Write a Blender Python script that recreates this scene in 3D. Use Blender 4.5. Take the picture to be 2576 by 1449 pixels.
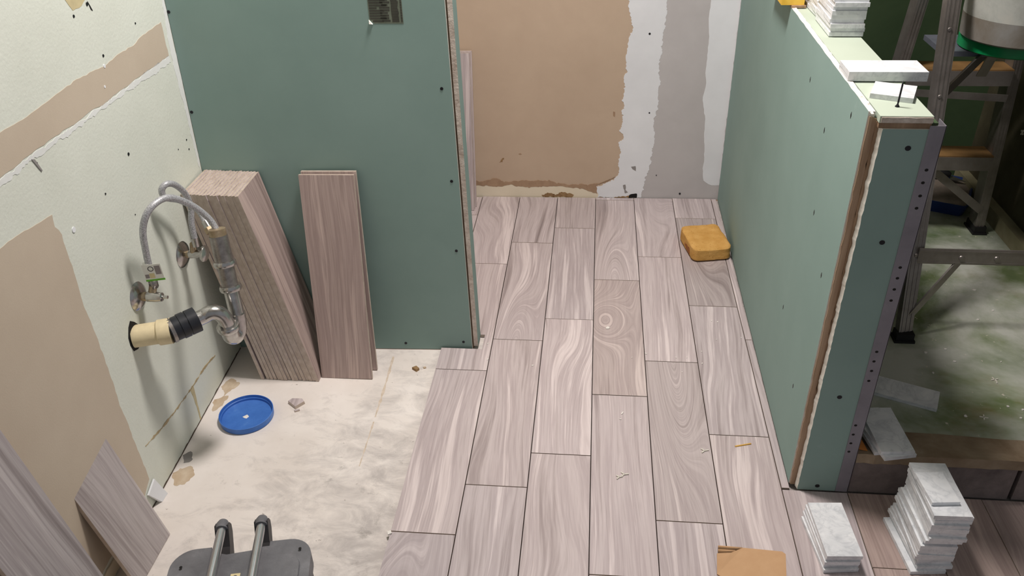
import bpy, bmesh, math, random
from mathutils import Vector, Matrix, noise

for o in list(bpy.data.objects):
    bpy.data.objects.remove(o, do_unlink=True)
scene = bpy.context.scene
COL = scene.collection
random.seed(11)

# ------------------------------------------------------------------ camera
cam_data = bpy.data.cameras.new('camera')
cam = bpy.data.objects.new('camera', cam_data)
COL.objects.link(cam)
cR = Vector((0.9953486, 0.0930447, -0.02497698))
cU = Vector((-0.02897179, 0.53635503, 0.84349506))
cF = Vector((-0.09187928, 0.838848, -0.5365559))
cam.matrix_world = Matrix(((cR.x, cU.x, -cF.x, 0.44276),
                           (cR.y, cU.y, -cF.y, -2.54774),
                           (cR.z, cU.z, -cF.z, 1.50313),
                           (0, 0, 0, 1)))
cam_data.sensor_width = 36.0
cam_data.lens = 2078.115 * 36.0 / 2576.0
cam_data.clip_start = 0.02
scene.camera = cam

# ------------------------------------------------------------------ world, lamp, exposure
world = bpy.data.worlds.new('world')
scene.world = world
world.use_nodes = True
bg = world.node_tree.nodes['Background']
bg.inputs['Color'].default_value = (0.86, 0.90, 0.97, 1)
bg.inputs['Strength'].default_value = 0.25

lamp_data = bpy.data.lights.new('ceiling_lamp', 'AREA')
lamp_data.shape = 'DISK'
lamp_data.size = 0.34
lamp_data.energy = 45
lamp_data.color = (1.0, 0.93, 0.885)
lamp = bpy.data.objects.new('ceiling_lamp', lamp_data)
lamp.location = (0.38, -0.70, 2.38)
COL.objects.link(lamp)

scene.view_settings.view_transform = 'Standard'
scene.view_settings.look = 'None'
scene.view_settings.exposure = 0.0
scene.view_settings.gamma = 1.0
scene.view_settings.use_curve_mapping = False

# ------------------------------------------------------------------ node helpers
def lin(r, g, b, a=1.0):
    def f(c):
        c /= 255.0
        return c / 12.92 if c <= 0.04045 else ((c + 0.055) / 1.055) ** 2.4
    return (f(r), f(g), f(b), a)

class NT:
    def __init__(self, name, rough=0.7, metal=0.0, spec=0.4):
        self.m = bpy.data.materials.new(name)
        self.m.use_nodes = True
        self.t = self.m.node_tree
        self.b = self.t.nodes['Principled BSDF']
        self.b.inputs['Roughness'].default_value = rough
        self.b.inputs['Metallic'].default_value = metal
        self.b.inputs['Specular IOR Level'].default_value = spec
    def n(self, kind, **kw):
        nd = self.t.nodes.new(kind)
        for k, v in kw.items():
            setattr(nd, k, v)
        return nd
    def l(self, a, b):
        self.t.links.new(a, b)
    def color(self, c):
        self.b.inputs['Base Color'].default_value = c
    def coords(self, scale=(1, 1, 1), rnd=0.0, kind='Object'):
        tc = self.n('ShaderNodeTexCoord')
        out = tc.outputs[kind]
        if rnd:
            oi = self.n('ShaderNodeObjectInfo')
            mul = self.n('ShaderNodeVectorMath', operation='MULTIPLY')
            cmb = self.n('ShaderNodeCombineXYZ')
            for i in range(3):
                self.l(oi.outputs['Random'], cmb.inputs[i])
            self.l(cmb.outputs[0], mul.inputs[0])
            mul.inputs[1].default_value = (rnd, rnd * 2.7, rnd * 1.3)
            add = self.n('ShaderNodeVectorMath', operation='ADD')
            self.l(out, add.inputs[0]); self.l(mul.outputs[0], add.inputs[1])
            out = add.outputs[0]
        mp = self.n('ShaderNodeMapping')
        mp.inputs['Scale'].default_value = scale
        self.l(out, mp.inputs['Vector'])
        return mp.outputs[0]
    def noise(self, vec, scale, detail=4, rough=0.55, dist=0.0):
        nd = self.n('ShaderNodeTexNoise')
        nd.inputs['Scale'].default_value = scale
        nd.inputs['Detail'].default_value = detail
        nd.inputs['Roughness'].default_value = rough
        nd.inputs['Distortion'].default_value = dist
        self.l(vec, nd.inputs['Vector'])
        return nd.outputs['Fac']
    def ramp(self, fac, stops):
        r = self.n('ShaderNodeValToRGB')
        e = r.color_ramp.elements
        while len(e) < len(stops):
            e.new(0.5)
        for i, (p, c) in enumerate(stops):
            e[i].position = p
            e[i].color = c if len(c) == 4 else (*c, 1)
        self.l(fac, r.inputs['Fac'])
        return r.outputs['Color']
    def mix(self, fac, a, b, mode='MIX'):
        m = self.n('ShaderNodeMix', data_type='RGBA', blend_type=mode)
        for sock, v in ((m.inputs[0], fac), (m.inputs[6], a), (m.inputs[7], b)):
            if isinstance(v, (int, float)):
                sock.default_value = v
            elif isinstance(v, tuple):
                sock.default_value = v
            else:
                self.l(v, sock)
        return m.outputs[2]
    def math(self, op, a, b=0.0):
        m = self.n('ShaderNodeMath', operation=op)
        for sock, v in ((m.inputs[0], a), (m.inputs[1], b)):
            if isinstance(v, (int, float)):
                sock.default_value = v
            else:
                self.l(v, sock)
        return m.outputs[0]
    def base(self, out):
        self.l(out, self.b.inputs['Base Color'])
    def bump(self, h, strength=0.3, dist=0.002):
        b = self.n('ShaderNodeBump')
        b.inputs['Strength'].default_value = strength
        b.inputs['Distance'].default_value = dist
        self.l(h, b.inputs['Height'])
        self.l(b.outputs[0], self.b.inputs['Normal'])

BLACK, WHITE = (0, 0, 0, 1), (1, 1, 1, 1)

def plain(name, c, rough=0.7, metal=0.0, spec=0.4, var=0.12, vscale=30, bump=0.0, bscale=200):
    t = NT(name, rough, metal, spec)
    v = t.coords()
    f = t.noise(v, vscale, 4)
    dark = tuple(x * (1 - var) for x in c[:3]) + (1,)
    lite = tuple(min(1, x * (1 + var)) for x in c[:3]) + (1,)
    t.base(t.ramp(f, [(0.3, dark), (0.7, lite)]))
    if bump:
        t.bump(t.noise(v, bscale, 3), bump, 0.001)
    return t.m

def wood_tile(name, tint=None, knot=None):
    """wood-look porcelain: printed face on +Z, pale porcelain body on the edges"""
    t = NT(name, 0.42, 0, 0.35)
    oi = t.n('ShaderNodeObjectInfo')
    v = t.coords((1, 1, 1), rnd=13.0)
    # cathedral figure: strong on some planks, nearly straight on others
    r2 = t.math('FRACT', t.math('MULTIPLY', oi.outputs['Random'], 17.37))
    amp = t.math('ADD', 0.5, t.math('MULTIPLY', t.math('POWER', r2, 2.4), 1.5))
    mpw = t.n('ShaderNodeMapping'); mpw.inputs['Scale'].default_value = (5.0, 1.5, 1)
    t.l(v, mpw.inputs['Vector'])
    warp = t.noise(mpw.outputs[0], 1.0, 1.5, 0.4, 0.1)
    sep = t.n('ShaderNodeSeparateXYZ'); t.l(v, sep.inputs[0])
    grow = t.math('ADD', t.math('MULTIPLY', sep.outputs['X'], 8.0), t.math('MULTIPLY', warp, amp))
    if knot:
        kx, ky, sx, sy, ka = knot
        tk = t.n('ShaderNodeTexCoord')
        sk = t.n('ShaderNodeSeparateXYZ'); t.l(tk.outputs['Object'], sk.inputs[0])
        ex = t.math('POWER', t.math('ABSOLUTE', t.math('MULTIPLY', t.math('SUBTRACT', sk.outputs['X'], kx), 1 / sx)), 2.0)
        ey = t.math('POWER', t.math('ABSOLUTE', t.math('MULTIPLY', t.math('SUBTRACT', sk.outputs['Y'], ky), 1 / sy)), 2.0)
        gs = t.math('POWER', 2.718, t.math('MULTIPLY', t.math('ADD', ex, ey), -1.0))
        grow = t.math('ADD', grow, t.math('MULTIPLY', gs, ka))
    cmb = t.n('ShaderNodeCombineXYZ')
    t.l(grow, cmb.inputs[0]); t.l(t.math('MULTIPLY', sep.outputs['Y'], 0.22), cmb.inputs[1])
    bands = t.noise(cmb.outputs[0], 3.1, 6, 0.64, 0.0)
    c1 = t.ramp(bands, [(0.27, lin(134, 123, 122)), (0.38, lin(168, 156, 155)), (0.46, lin(198, 187, 186)),
                        (0.53, lin(180, 168, 168)), (0.61, lin(218, 207, 205)), (0.75, lin(188, 176, 175))])
    # growth-ring lines
    ring = t.math('FRACT', t.math('MULTIPLY', grow, 11.0))
    rl = t.ramp(ring, [(0.0, (0.86, 0.85, 0.85)), (0.30, (1, 1, 1)), (0.80, (1.02, 1.02, 1.02)), (1.0, (0.88, 0.87, 0.87))])
    rmask = t.ramp(t.noise(v, 4.0, 2), [(0.42, BLACK), (0.66, WHITE)])
    c2 = t.mix(t.math('MULTIPLY', rmask, 0.8), c1, t.mix(1.0, c1, rl, 'MULTIPLY'))
    # long fine grain
    mpf = t.n('ShaderNodeMapping'); mpf.inputs['Scale'].default_value = (120, 2.6, 1)
    t.l(v, mpf.inputs['Vector'])
    fine = t.noise(mpf.outputs[0], 1.0, 4, 0.6, 0.4)
    c3 = t.mix(1.0, c2, t.ramp(fine, [(0.3, (0.93, 0.92, 0.92)), (0.62, (1.03, 1.03, 1.03))]), 'MULTIPLY')
    # plank to plank tone
    tone = t.ramp(oi.outputs['Random'], [(0.0, (0.86, 0.845, 0.84)), (0.3, (1.02, 1.0, 0.995)), (0.6, (0.90, 0.895, 0.90)), (0.8, (1.0, 0.975, 0.96)), (1.0, (1.07, 1.05, 1.045))])
    c4 = t.mix(1.0, c3, tone, 'MULTIPLY')
    if tint:
        c4 = t.mix(1.0, c4, tint, 'MULTIPLY')
    tc = t.n('ShaderNodeTexCoord')
    sn = t.n('ShaderNodeSeparateXYZ'); t.l(tc.outputs['Normal'], sn.inputs[0])
    top = t.math('GREATER_THAN', sn.outputs['Z'], 0.6)
    body = t.ramp(t.noise(v, 60, 3), [(0.3, lin(182, 165, 151)), (0.7, lin(204, 189, 177))])
    t.base(t.mix(top, body, c4))
    t.bump(fine, 0.06, 0.0006)
    return t.m

def marble(name):
    t = NT(name, 0.32, 0, 0.4)
    v = t.coords((1, 1, 1), rnd=7.0)
    soft = t.noise(v, 22, 5, 0.6, 0.6)
    c = t.ramp(soft, [(0.30, lin(216, 219, 223)), (0.5, lin(232, 234, 237)), (0.7, lin(242, 243, 245))])
    rid = t.noise(v, 11, 4, 0.6, 1.6)
    vein = t.math('ABSOLUTE', t.math('SUBTRACT', rid, 0.5))
    c = t.mix(1.0, c, t.ramp(vein, [(0.0, (0.84, 0.845, 0.855)), (0.03, (0.96, 0.96, 0.965)), (0.08, (1, 1, 1))]), 'MULTIPLY')
    t.base(c)
    return t.m

def green_board(name, c=(139, 163, 157)):
    t = NT(name, 0.85, 0, 0.25)
    v = t.coords()
    f = t.noise(v, 2.6, 5, 0.6)
    a, b = lin(c[0] - 4, c[1] - 4, c[2] - 4), lin(c[0] + 4, c[1] + 4, c[2] + 4)
    col = t.ramp(f, [(0.35, a), (0.65, b)])
    # scuffs
    sc = t.noise(v, 9, 6, 0.7)
    col = t.mix(t.ramp(sc, [(0.66, BLACK), (0.78, (0.35, 0.35, 0.35))]), col, lin(c[0] + 28, c[1] + 22, c[2] + 24))
    t.base(col)
    t.bump(t.noise(v, 260, 2), 0.05, 0.0006)
    return t.m

def painted_wall(name, c1, c2, bumps=0.35, bscale=150):
    t = NT(name, 0.6, 0, 0.3)
    v = t.coords()
    t.base(t.ramp(t.noise(v, 3.5, 5, 0.6), [(0.3, c1), (0.7, c2)]))
    t.bump(t.noise(v, bscale, 2, 0.5), bumps, 0.0016)
    return t.m

def subfloor_mat(name):
    t = NT(name, 0.8, 0, 0.25)
    v = t.coords()
    base = t.ramp(t.noise(v, 4, 5, 0.6), [(0.3, lin(222, 213, 206)), (0.7, lin(240, 233, 228))])
    mp = t.n('ShaderNodeMapping'); mp.inputs['Rotation'].default_value = (0, 0, 0.7); mp.inputs['Scale'].default_value = (4, 7, 1)
    t.l(v, mp.inputs['Vector'])
    dust = t.noise(mp.outputs[0], 2.3, 8, 0.72, 0.5)
    # more grey thinset dust towards the tiled side and the open room
    sep = t.n('ShaderNodeSeparateXYZ'); t.l(v, sep.inputs[0])
    g = t.math('ADD', t.math('MULTIPLY', sep.outputs['X'], 0.46), t.math('MULTIPLY', sep.outputs['Y'], -0.22))
    dm = t.math('ADD', dust, g)
    col = t.mix(t.ramp(dm, [(0.56, BLACK), (0.86, (0.85, 0.85, 0.85))]), base, lin(178, 171, 168))
    blot = t.noise(v, 13, 6, 0.7, 0.5)
    bm_ = t.math('ADD', blot, t.math('MULTIPLY', g, 0.35))
    col = t.mix(t.ramp(bm_, [(0.67, BLACK), (0.78, (0.55, 0.55, 0.55))]), col, lin(138, 132, 128))
    spk = t.noise(v, 70, 3, 0.6)
    col = t.mix(t.ramp(spk, [(0.70, BLACK), (0.76, (0.6, 0.6, 0.6))]), col, lin(120, 108, 98))
    t.base(col)
    t.bump(t.noise(v, 60, 5, 0.6), 0.25, 0.002)
    return t.m

def shower_mat(name):
    t = NT(name, 0.65, 0, 0.3)
    v = t.coords()
    base = t.ramp(t.noise(v, 4, 5, 0.65), [(0.3, lin(84, 104, 70)), (0.55, lin(118, 132, 92)), (0.75, lin(128, 116, 74))])
    dust = t.noise(v, 2.6, 6, 0.6, 0.3)
    col = t.mix(t.ramp(dust, [(0.38, BLACK), (0.56, (0.9, 0.9, 0.9))]), base, lin(198, 200, 192))
    spk = t.noise(v, 55, 3, 0.6)
    col = t.mix(t.ramp(spk, [(0.68, BLACK), (0.73, (0.8, 0.8, 0.8))]), col, lin(214, 208, 192))
    t.base(col)
    t.bump(t.noise(v, 40, 5), 0.2, 0.002)
    return t.m

def blotchy(name, stops, scale=6, rough=0.8, bump=0.2, bscale=60, metal=0.0, dist=0.3):
    t = NT(name, rough, metal, 0.3)
    v = t.coords()
    t.base(t.ramp(t.noise(v, scale, 6, 0.65, dist), stops))
    if bump:
        t.bump(t.noise(v, bscale, 5, 0.6), bump, 0.002)
    return t.m

def raw_wood(name, a, b, axis=2):
    t = NT(name, 0.75, 0, 0.3)
    s = [60, 60, 60]; s[axis] = 3
    v = t.coords(tuple(s))
    t.base(t.ramp(t.noise(v, 1.0, 5, 0.6, 0.5), [(0.3, a), (0.7, b)]))
    t.bump(t.noise(v, 1.0, 4), 0.3, 0.001)
    return t.m

M = {}
M['plank'] = wood_tile('wood_look_porcelain', (1.03, 1.04, 1.065, 1))
M['plank_round'] = wood_tile('knotty_porcelain', (0.93, 0.91, 0.90, 1), (-0.045, 0.065, 0.055, 0.10, 2.6))
M['plank_long'] = wood_tile('long_knot_porcelain', (1.03, 1.03, 1.04, 1), (-0.012, 0.16, 0.030, 0.15, 2.4))
M['plank_arch'] = wood_tile('arched_grain_porcelain', (0.93, 0.94, 0.95, 1), (0.0, 0.34, 0.05, 0.36, 2.2))
M['plank_arch_low'] = wood_tile('low_arched_grain_porcelain', (1.02, 1.03, 1.05, 1), (-0.01, -0.33, 0.04, 0.22, 1.8))
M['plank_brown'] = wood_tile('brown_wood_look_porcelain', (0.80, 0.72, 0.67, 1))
M['plank_grey_dim'] = wood_tile('dim_grey_wood_look_porcelain', (0.86, 0.90, 0.91, 1))  # grey tint puts the dim ambient light of the near planks into the colour
M['marble'] = marble('white_marble')
M['green'] = green_board('green_drywall_paper')
M['green_top_lit'] = green_board('top_lit_green_drywall_paper', (182, 193, 177))  # paler green board: strong light from above is put into the colour
M['gypsum'] = blotchy('gypsum_core', [(0.3, lin(176, 160, 148)), (0.7, lin(222, 212, 202))], 40, 0.9, 0.8, 120)
M['gypsum_white'] = blotchy('gypsum_paper_edge', [(0.3, lin(214, 206, 196)), (0.7, lin(240, 236, 228))], 30, 0.9, 0.4, 140)
M['stud'] = raw_wood('weathered_stud_wood', lin(126, 100, 78), lin(174, 146, 120))
M['rawedge'] = raw_wood('raw_brown_board_edge', lin(150, 122, 98), lin(196, 170, 144))
M['wall'] = painted_wall('cream_orange_peel_paint', lin(213, 217, 206), lin(224, 228, 218))
M['paper'] = painted_wall('brown_torn_drywall_paper', lin(192, 177, 159), lin(202, 188, 170), 0.12, 300)
M['plaster'] = painted_wall('white_joint_compound', lin(224, 226, 230), lin(238, 240, 244), 0.2, 60)
M['tan'] = blotchy('tan_drywall_paper', [(0.25, lin(189, 167, 146)), (0.75, lin(201, 180, 158))], 4, 0.9, 0.08, 300)
M['tan_dark'] = blotchy('torn_brown_paper', [(0.3, lin(158, 130, 106)), (0.7, lin(178, 150, 124))], 30, 0.9, 0.2, 200)
M['cream'] = painted_wall('old_cream_paint', lin(226, 214, 190), lin(234, 224, 204), 0.2, 60)
M['grey_board'] = blotchy('grey_drywall_paper', [(0.3, lin(186, 182, 182)), (0.7, lin(196, 192, 192))], 5, 0.9, 0.05, 300)
M['mould'] = blotchy('brown_mould_stain', [(0.3, lin(122, 92, 62)), (0.7, lin(176, 146, 108))], 40, 0.9, 0.2)
M['rust'] = blotchy('tan_floor_stain', [(0.3, lin(184, 158, 130)), (0.7, lin(212, 196, 174))], 24, 0.9, 0.1)
M['stain_yellow'] = plain('yellow_drip_stain', lin(202, 188, 148))
M['seam'] = plain('faint_brown_seam', lin(176, 158, 124))
M['smear'] = painted_wall('thin_white_smear', lin(222, 224, 222), lin(232, 234, 232), 0.3, 80)
M['dark'] = plain('dark_hole', lin(28, 26, 25), 0.9)
M['gap'] = plain('dark_base_gap', lin(82, 70, 58), 0.9)
M['scratch'] = blotchy('faint_tan_scratch', [(0.3, lin(196, 178, 158)), (0.7, lin(222, 208, 194))], 60, 0.9, 0.1)
M['scuff'] = plain('grey_scuff', lin(142, 138, 136), 0.9)
M['screw'] = plain('black_screw_steel', lin(44, 44, 48), 0.45, 0.6)
M['subfloor'] = subfloor_mat('dusty_plywood_subfloor')
M['thinset'] = plain('dark_mortar_bed', lin(54, 46, 44), 0.95, vscale=80)
M['shower'] = shower_mat('green_shower_membrane')
M['membrane'] = blotchy('dark_green_wall_membrane', [(0.3, lin(56, 74, 50)), (0.7, lin(74, 92, 64))], 3, 0.6, 0.1)
M['darkwall'] = blotchy('dark_smeared_wall', [(0.3, lin(66, 60, 46)), (0.7, lin(96, 92, 72))], 5, 0.7, 0.3)
M['ledge'] = blotchy('grey_green_ledge', [(0.3, lin(126, 120, 92)), (0.7, lin(160, 154, 126))], 6, 0.7, 0.2)
M['block'] = blotchy('concrete_block', [(0.3, lin(104, 94, 92)), (0.7, lin(140, 128, 124))], 14, 0.95, 0.6, 220)
M['mortar'] = blotchy('brown_mortar_cap', [(0.3, lin(130, 110, 88)), (0.6, lin(160, 142, 120)), (0.8, lin(200, 190, 172))], 10, 0.9, 0.5, 80)
M['alu'] = blotchy('dull_aluminium', [(0.3, lin(134, 128, 124)), (0.7, lin(162, 156, 152))], 14, 0.45, 0.1, 100, 0.75)
M['tread'] = blotchy('stained_tread', [(0.3, lin(118, 90, 56)), (0.7, lin(150, 116, 74))], 12, 0.6, 0.2)
M['rubber'] = plain('black_rubber', lin(26, 26, 27), 0.6)
M['chrome'] = blotchy('worn_chrome', [(0.3, lin(168, 164, 160)), (0.7, lin(206, 204, 202))], 40, 0.22, 0.05, 200, 0.95)
M['steel_dull'] = blotchy('dull_drain_steel', [(0.3, lin(134, 128, 124)), (0.7, lin(174, 168, 164))], 60, 0.34, 0.1, 200, 0.85)
M['brass'] = blotchy('tarnished_brass', [(0.3, lin(146, 126, 100)), (0.7, lin(192, 174, 146))], 50, 0.4, 0.1, 200, 0.55)
M['pvc'] = plain('cream_drain_pipe', lin(226, 210, 172), 0.45)
M['blackpipe'] = plain('black_pipe_coupling', lin(38, 40, 46), 0.4)
def braid(name):
    t = NT(name, 0.45, 0.35, 0.4)
    v = t.coords((1, 1, 1))
    w = t.n('ShaderNodeTexNoise'); w.inputs['Scale'].default_value = 420
    t.l(v, w.inputs['Vector'])
    t.base(t.ramp(w.outputs['Fac'], [(0.35, lin(150, 150, 154)), (0.65, lin(206, 206, 210))]))
    return t.m
M['braid'] = braid('braided_steel_hose')
M['tagwhite'] = plain('white_tag_paper', lin(236, 234, 226), 0.7, var=0.03)
M['taggreen'] = plain('green_tag_ink', lin(112, 188, 62), 0.7, var=0.03)
M['taggrey'] = plain('grey_tag_ink', lin(150, 140, 140), 0.7)
M['taginkd'] = plain('dark_tag_ink', lin(96, 92, 92), 0.7)
M['tagyel'] = plain('yellow_tag_ink', lin(222, 206, 160), 0.7)
M['blue'] = blotchy('dusty_blue_plastic', [(0.25, lin(58, 106, 186)), (0.6, lin(72, 122, 202)), (0.85, lin(116, 156, 214))], 22, 0.42, 0.05, 100)
M['bluedark'] = plain('navy_plastic', lin(40, 62, 120), 0.4)
M['greypl'] = blotchy('grey_case_plastic', [(0.3, lin(96, 96, 100)), (0.55, lin(112, 112, 116)), (0.8, lin(134, 134, 138))], 16, 0.5, 0.25, 300)
M['greydk'] = plain('dark_case_plastic', lin(62, 60, 62), 0.5)
M['rod'] = plain('steel_rod', lin(188, 190, 194), 0.25, 0.9, var=0.05)
M['card'] = blotchy('cardboard', [(0.3, lin(190, 150, 112)), (0.7, lin(206, 168, 130))], 8, 0.9, 0.1, 90)
M['carddk'] = plain('cardboard_flutes', lin(120, 92, 64), 0.9)
M['yellow'] = blotchy('yellow_foam', [(0.3, lin(226, 178, 60)), (0.7, lin(244, 208, 98))], 20, 0.8, 0.2)
def sponge_mat(name):
    t = NT(name, 0.95, 0, 0.1)
    v = t.coords()
    c = t.ramp(t.noise(v, 26, 5, 0.6), [(0.3, lin(198, 149, 80)), (0.7, lin(218, 172, 104))])
    pores = t.noise(v, 150, 3, 0.6)
    c = t.mix(t.ramp(pores, [(0.28, WHITE), (0.36, BLACK)]), c, lin(158, 102, 40))
    t.base(c)
    t.bump(t.math('ADD', pores, t.noise(v, 500, 2)), 0.55, 0.002)
    return t.m
M['sponge'] = sponge_mat('orange_sponge_foam')
M['sponge_dirt'] = plain('brown_sponge_dirt', lin(156, 98, 50), 0.95)
M['bead'] = blotchy('grey_corner_bead', [(0.3, lin(124, 120, 128)), (0.7, lin(142, 138, 146))], 10, 0.5, 0.1, 200)
M['bucket'] = blotchy('frosted_bucket_plastic', [(0.3, lin(150, 150, 144)), (0.5, lin(178, 180, 174)), (0.75, lin(198, 194, 184))], 9, 0.4, 0.1)
M['bucketlow'] = blotchy('mortar_behind_plastic', [(0.3, lin(116, 106, 92)), (0.6, lin(142, 140, 136)), (0.8, lin(160, 158, 152))], 8, 0.4, 0.1)
M['greenpl'] = plain('bright_green_plastic', lin(14, 132, 76), 0.35)
M['shelf'] = plain('blue_grey_shelf', lin(92, 96, 106), 0.5)
M['wetmortar'] = blotchy('wet_mortar', [(0.3, lin(112, 104, 96)), (0.7, lin(146, 134, 122))], 14, 0.8, 0.5, 60)
M['orange'] = plain('orange_plastic', lin(206, 130, 62), 0.5)
M['label'] = blotchy('grey_green_label', [(0.3, lin(98, 106, 92)), (0.7, lin(122, 128, 114))], 40, 0.6, 0.0)
M['labelink'] = plain('dark_label_ink', lin(66, 66, 58), 0.7)
M['chip'] = plain('white_plaster_crumb', lin(236, 232, 226), 0.9)
M['spacer'] = plain('white_spacer_plastic', lin(226, 222, 210), 0.6)
M['sliver'] = plain('yellow_wood_sliver', lin(214, 168, 84), 0.8)
M['ceiling'] = painted_wall('ceiling_paint', lin(222, 220, 214), lin(230, 228, 222))

# ------------------------------------------------------------------ mesh helpers
ORIG = {}
class MB:
    def __init__(self):
        self.bm = bmesh.new()
        self.mats = []
    def mi(self, mat):
        if mat is None:
            return 0
        if mat not in self.mats:
            self.mats.append(mat)
        return self.mats.index(mat)
    def face(self, vs, mat=None, smooth=False):
        try:
            f = self.bm.faces.new(vs)
        except ValueError:
            return None
        f.material_index = self.mi(mat)
        f.smooth = smooth
        return f
    def box(self, lo, hi, mat=None, mtx=None):
        x0, y0, z0 = lo; x1, y1, z1 = hi
        c = [(x0, y0, z0), (x1, y0, z0), (x1, y1, z0), (x0, y1, z0), (x0, y0, z1), (x1, y0, z1), (x1, y1, z1), (x0, y1, z1)]
        vs = [self.bm.verts.new((mtx @ Vector(q)) if mtx else q) for q in c]
        for f in ((3, 2, 1, 0), (4, 5, 6, 7), (0, 1, 5, 4), (1, 2, 6, 5), (2, 3, 7, 6), (3, 0, 4, 7)):
            self.face([vs[i] for i in f], mat)
        return self
    def hexa(self, pts, mat=None):
        vs = [self.bm.verts.new(q) for q in pts]
        for f in ((3, 2, 1, 0), (4, 5, 6, 7), (0, 1, 5, 4), (1, 2, 6, 5), (2, 3, 7, 6), (3, 0, 4, 7)):
            self.face([vs[i] for i in f], mat)
        return self
    def prism(self, bottom, top, mat=None, side=None, smooth=False):
        """two matching outlines (3D) joined into a solid"""
        a = [self.bm.verts.new(q) for q in bottom]
        b = [self.bm.verts.new(q) for q in top]
        n = len(a)
        self.face(list(reversed(a)), mat)
        self.face(b, mat)
        for i in range(n):
            self.face([a[i], a[(i + 1) % n], b[(i + 1) % n], b[i]], side if side is not None else mat, smooth)
        return self
    def tube(self, pts, r, seg=12, mat=None, caps=True):
        pts = [Vector(q) for q in pts]
        rs = r if isinstance(r, (list, tuple)) else [r] * len(pts)
        rings = []
        prev = None
        for i, q in enumerate(pts):
            d = (pts[min(i + 1, len(pts) - 1)] - pts[max(i - 1, 0)]).normalized()
            if prev is None:
                u = d.orthogonal().normalized()
            else:
                u = (prev - d * prev.dot(d)).normalized()
            prev = u
            w = d.cross(u)
            rings.append([self.bm.verts.new(q + (u * math.cos(2 * math.pi * k / seg) + w * math.sin(2 * math.pi * k / seg)) * rs[i]) for k in range(seg)])
        for a, b in zip(rings, rings[1:]):
            for k in range(seg):
                self.face([a[k], a[(k + 1) % seg], b[(k + 1) % seg], b[k]], mat, True)
        if caps:
            self.face(list(reversed(rings[0])), mat)
            self.face(rings[-1], mat)
        return self
    def lathe(self, prof, origin, axis=(0, 0, 1), seg=32, mat=None, squash=1.0):
        """prof: (radius, height) pairs"""
        ax = Vector(axis).normalized()
        u = ax.orthogonal().normalized(); w = ax.cross(u)
        o = Vector(origin)
        rings = []
        for r, h in prof:
            if r < 1e-6:
                rings.append([self.bm.verts.new(o + ax * h)])
            else:
                rings.append([self.bm.verts.new(o + ax * h + (u * math.cos(2 * math.pi * k / seg) + w * squash * math.sin(2 * math.pi * k / seg)) * r) for k in range(seg)])
        for a, b in zip(rings, rings[1:]):
            for k in range(seg):
                k2 = (k + 1) % seg
                if len(a) == 1 and len(b) == 1:
                    continue
                if len(a) == 1:
                    self.face([a[0], b[k2], b[k]], mat, True)
                elif len(b) == 1:
                    self.face([a[k], a[k2], b[0]], mat, True)
                else:
                    self.face([a[k], a[k2], b[k2], b[k]], mat, True)
        if len(rings[0]) > 1:
            self.face(list(reversed(rings[0])), mat)
        if len(rings[-1]) > 1:
            self.face(rings[-1], mat)
        return self
    def bevel(self, w, seg=1, angle=30):
        es = [e for e in self.bm.edges if len(e.link_faces) == 2 and e.calc_face_angle(0) > math.radians(angle)]
        bmesh.ops.bevel(self.bm, geom=es, offset=w, segments=seg, affect='EDGES', profile=0.5)
        return self
    def build(self, name, mat=None, parent=None, origin=None, recalc=True):
        if recalc:
            bmesh.ops.recalc_face_normals(self.bm, faces=self.bm.faces[:])
        for e in self.bm.edges:
            if len(e.link_faces) == 2 and e.calc_face_angle(0) > 0.65:
                e.smooth = False
        o0 = ORIG.get(parent.name, Vector((0, 0, 0))) if parent else Vector((0, 0, 0))
        if origin is None:
            org = o0
        else:
            org = Vector(origin)
        bmesh.ops.translate(self.bm, verts=self.bm.verts[:], vec=-org)
        me = bpy.data.meshes.new(name)
        self.bm.to_mesh(me)
        self.bm.free()
        mats = list(self.mats)
        if mat and mat not in mats:
            mats.insert(0, mat) if not mats else mats.append(mat)
        for m in mats:
            me.materials.append(M[m])
        ob = bpy.data.objects.new(name, me)
        COL.objects.link(ob)
        if parent:
            ob.parent = parent
            ob.location = org - o0
        else:
            ob.location = org
        ORIG[ob.name] = org
        return ob

def tag(o, label, cat, group=None):
    o['label'] = label
    o['category'] = cat
    if group:
        o['group'] = group
    return o
def struct(o):
    o['kind'] = 'structure'
    return o
def thing(name, label, cat, loc, group=None):
    o = bpy.data.objects.new(name, None)
    o.empty_display_size = 0.05
    COL.objects.link(o)
    o.location = loc
    ORIG[o.name] = Vector(loc)
    return tag(o, label, cat, group)
def inst(src, name, mtx):
    o = bpy.data.objects.new(name, src)
    COL.objects.link(o)
    o.matrix_world = mtx
    return o
def basis(origin, ux, uy, uz):
    ux, uy, uz = Vector(ux), Vector(uy), Vector(uz)
    return Matrix(((ux.x, uy.x, uz.x, origin[0]), (ux.y, uy.y, uz.y, origin[1]), (ux.z, uy.z, uz.z, origin[2]), (0, 0, 0, 1)))
ORD = ['first', 'second', 'third', 'fourth', 'fifth', 'sixth', 'seventh', 'eighth', 'ninth', 'tenth', 'eleventh', 'twelfth',
       'thirteenth', 'fourteenth', 'fifteenth', 'sixteenth', 'seventeenth', 'eighteenth', 'nineteenth', 'twentieth', 'twenty-first']

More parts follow.
